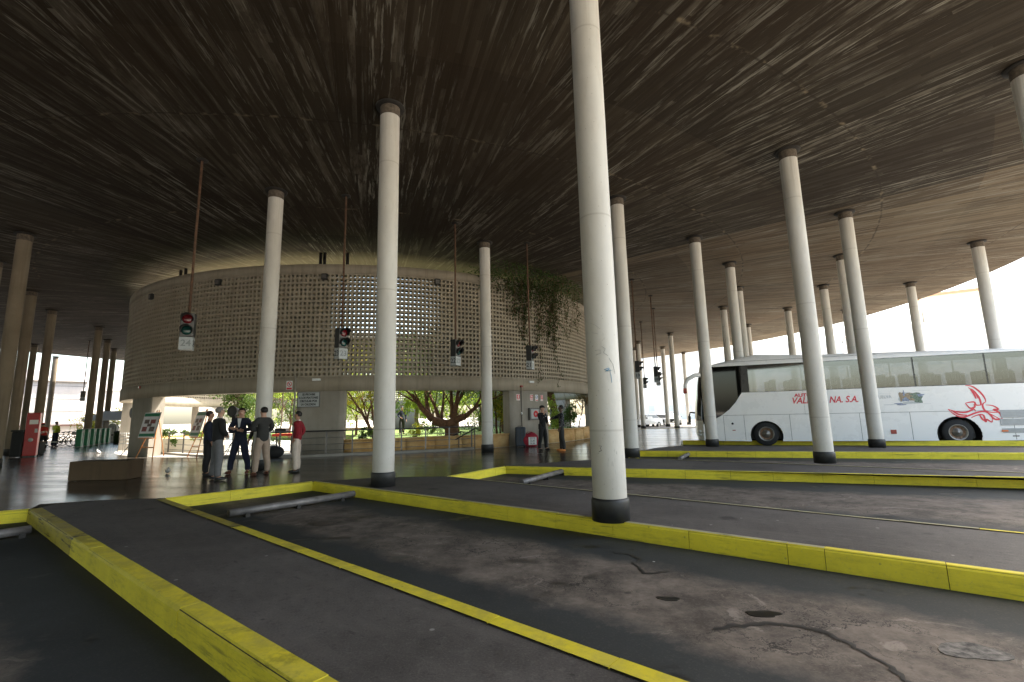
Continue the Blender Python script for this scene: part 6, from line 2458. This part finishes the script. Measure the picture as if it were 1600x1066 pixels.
# left: panel wall building, fence, awning, shrubs
pA, pB = atY(-190, 600, 46), atY(136, 600, 58)
t, L = facade('panel_building', 'plain whitish panelled building behind the green bicycle docks', (pA.x, pA.y), (pB.x, pB.y), 14, 7.0, 'panel_wall', 0, 0, 1, 1, 1, 1)
for k in range(4):
    MB().box((L / 2, -.012, 1.9 + k * 1.5), (L, .02, .03)).build('panel_joint', 'sign_frame', t)
MB().box((L / 2, -.12, 1.75), (L, .22, .09)).build('ledge', 'leather_brown', t)
pA, pB = atY(133, 600, 66), atY(260, 600, 74)
facade('low_building', 'low white building glimpsed behind the awning at the left', (pA.x, pA.y), (pB.x, pB.y), 10, 6.6, 'panel_wall', 1, 5, 1.4, 1.4, 2.2, 3)
q = atY(186, 640, 44)
t = thing('awning', 'white sloping awning on thin posts behind the floodlight', 'awning', (q.x, q.y, -.30), .3)
m = MB()
m.add([(-2.0, -1.6, 2.15), (2.0, -1.6, 2.15), (2.0, 1.6, 3.0), (-2.0, 1.6, 3.0), (-2.0, -1.6, 2.10), (2.0, -1.6, 2.10), (2.0, 1.6, 2.95), (-2.0, 1.6, 2.95)], [(0, 1, 2, 3), (7, 6, 5, 4), (0, 4, 5, 1), (1, 5, 6, 2), (2, 6, 7, 3), (3, 7, 4, 0)])
m.build('cover', 'awning', t)
for x in (-1.8, 1.8):
    for y, h in ((-1.5, 2.12), (1.5, 2.92)):
        MB().tube([(x, y, 0), (x, y, h)], .04, 8).build('post', 'rail_metal', t)
qa, qb = atY(166, 650, 42), atY(204, 650, 43)
t = thing('mesh_fence', 'thin grey fence below the white awning', 'fence', (0, 0, 0))
m = MB()
for k in range(26):
    p = qa.lerp(qb, k / 25); m.box((p.x, p.y, .75), (.02, .02, 1.9))
m.build('bars', 'rail_metal', t)
for z in (.1, 1.65):
    MB().tube([(qa.x, qa.y, z), (qb.x, qb.y, z)], .025, 6).build('rail', 'rail_metal', t)
for i, (px, Y, w_s, h_s, lf, l) in enumerate(((140, 52, 1.3, 1.6, 'leaf_yellow', 'yellowish bush beyond the dark columns behind the docks'), (200, 56, 2.2, 2.2, 'leaf_yellow', 'yellow green bush above the white awning'), (152, 54, 1.0, 1.5, 'leaf_lime', 'light green bush between two dark columns'))):
    q = atY(px, 655, Y)
    tree('street_bush', l, (q.x, q.y), [((0, 0, -.1), (0, 0, h_s), .08, .04)], [((0, 0, h_s), (w_s, w_s, h_s * .9), 1100, .22)], lf, 'bark', 50 + i, group='bushes beyond the concourse', z=-.3, cat='bush')





# ------------------------------------------------------------------ camera, light
cam = bpy.data.cameras.new('camera'); co = bpy.data.objects.new('camera', cam); C.objects.link(co)
cam.sensor_width = 36; cam.lens = 36 * F / 1600; cam.clip_start = .05; cam.clip_end = 3000
co.matrix_world = Matrix.Translation((0, 0, H)) @ Matrix.Rotation(pi / 2 + PT, 4, 'X') @ Matrix.Rotation(RL, 4, 'Z')
scene.camera = co
SUN_EL, SUN_AZ = radians(58), radians(62)      # azimuth clockwise from +Y
w = bpy.data.worlds.new('World'); scene.world = w; w.use_nodes = True
nt = w.node_tree
bg = nt.nodes['Background']
sky = nt.nodes.new('ShaderNodeTexSky'); sky.sky_type = 'NISHITA'; sky.sun_disc = False
sky.sun_elevation = SUN_EL; sky.sun_rotation = SUN_AZ
sky.air_density = 1.0; sky.dust_density = 3.0; sky.ozone_density = 0.6; sky.altitude = 0
warm = nt.nodes.new('ShaderNodeMix'); warm.data_type = 'RGBA'; warm.blend_type = 'MULTIPLY'
warm.inputs[0].default_value = 1.0; warm.inputs[7].default_value = (0.98, 0.945, 0.83, 1)      # hazy warm air
nt.links.new(sky.outputs[0], warm.inputs[6]); nt.links.new(warm.outputs[2], bg.inputs[0]); bg.inputs[1].default_value = 0.15
sl = bpy.data.lights.new('sun', 'SUN'); so = bpy.data.objects.new('sun', sl); C.objects.link(so)
sl.energy = 3.0; sl.angle = radians(0.6); sl.color = (1.0, 0.95, 0.86)
d = Vector((sin(SUN_AZ) * cos(SUN_EL), cos(SUN_AZ) * cos(SUN_EL), sin(SUN_EL)))
so.rotation_euler = (-d).to_track_quat('-Z', 'Y').to_euler()
so.location = (0, 0, 60)
scene.view_settings.view_transform = 'Standard'; scene.view_settings.look = 'None'
scene.view_settings.exposure = 2.58; scene.view_settings.gamma = 1.0
scene.render.engine = 'CYCLES'
scene.cycles.use_denoising = True
scene.cycles.max_bounces = 10; scene.cycles.diffuse_bounces = 5; scene.cycles.glossy_bounces = 4
scene.cycles.transparent_max_bounces = 16
scene.cycles.sample_clamp_indirect = 8.0
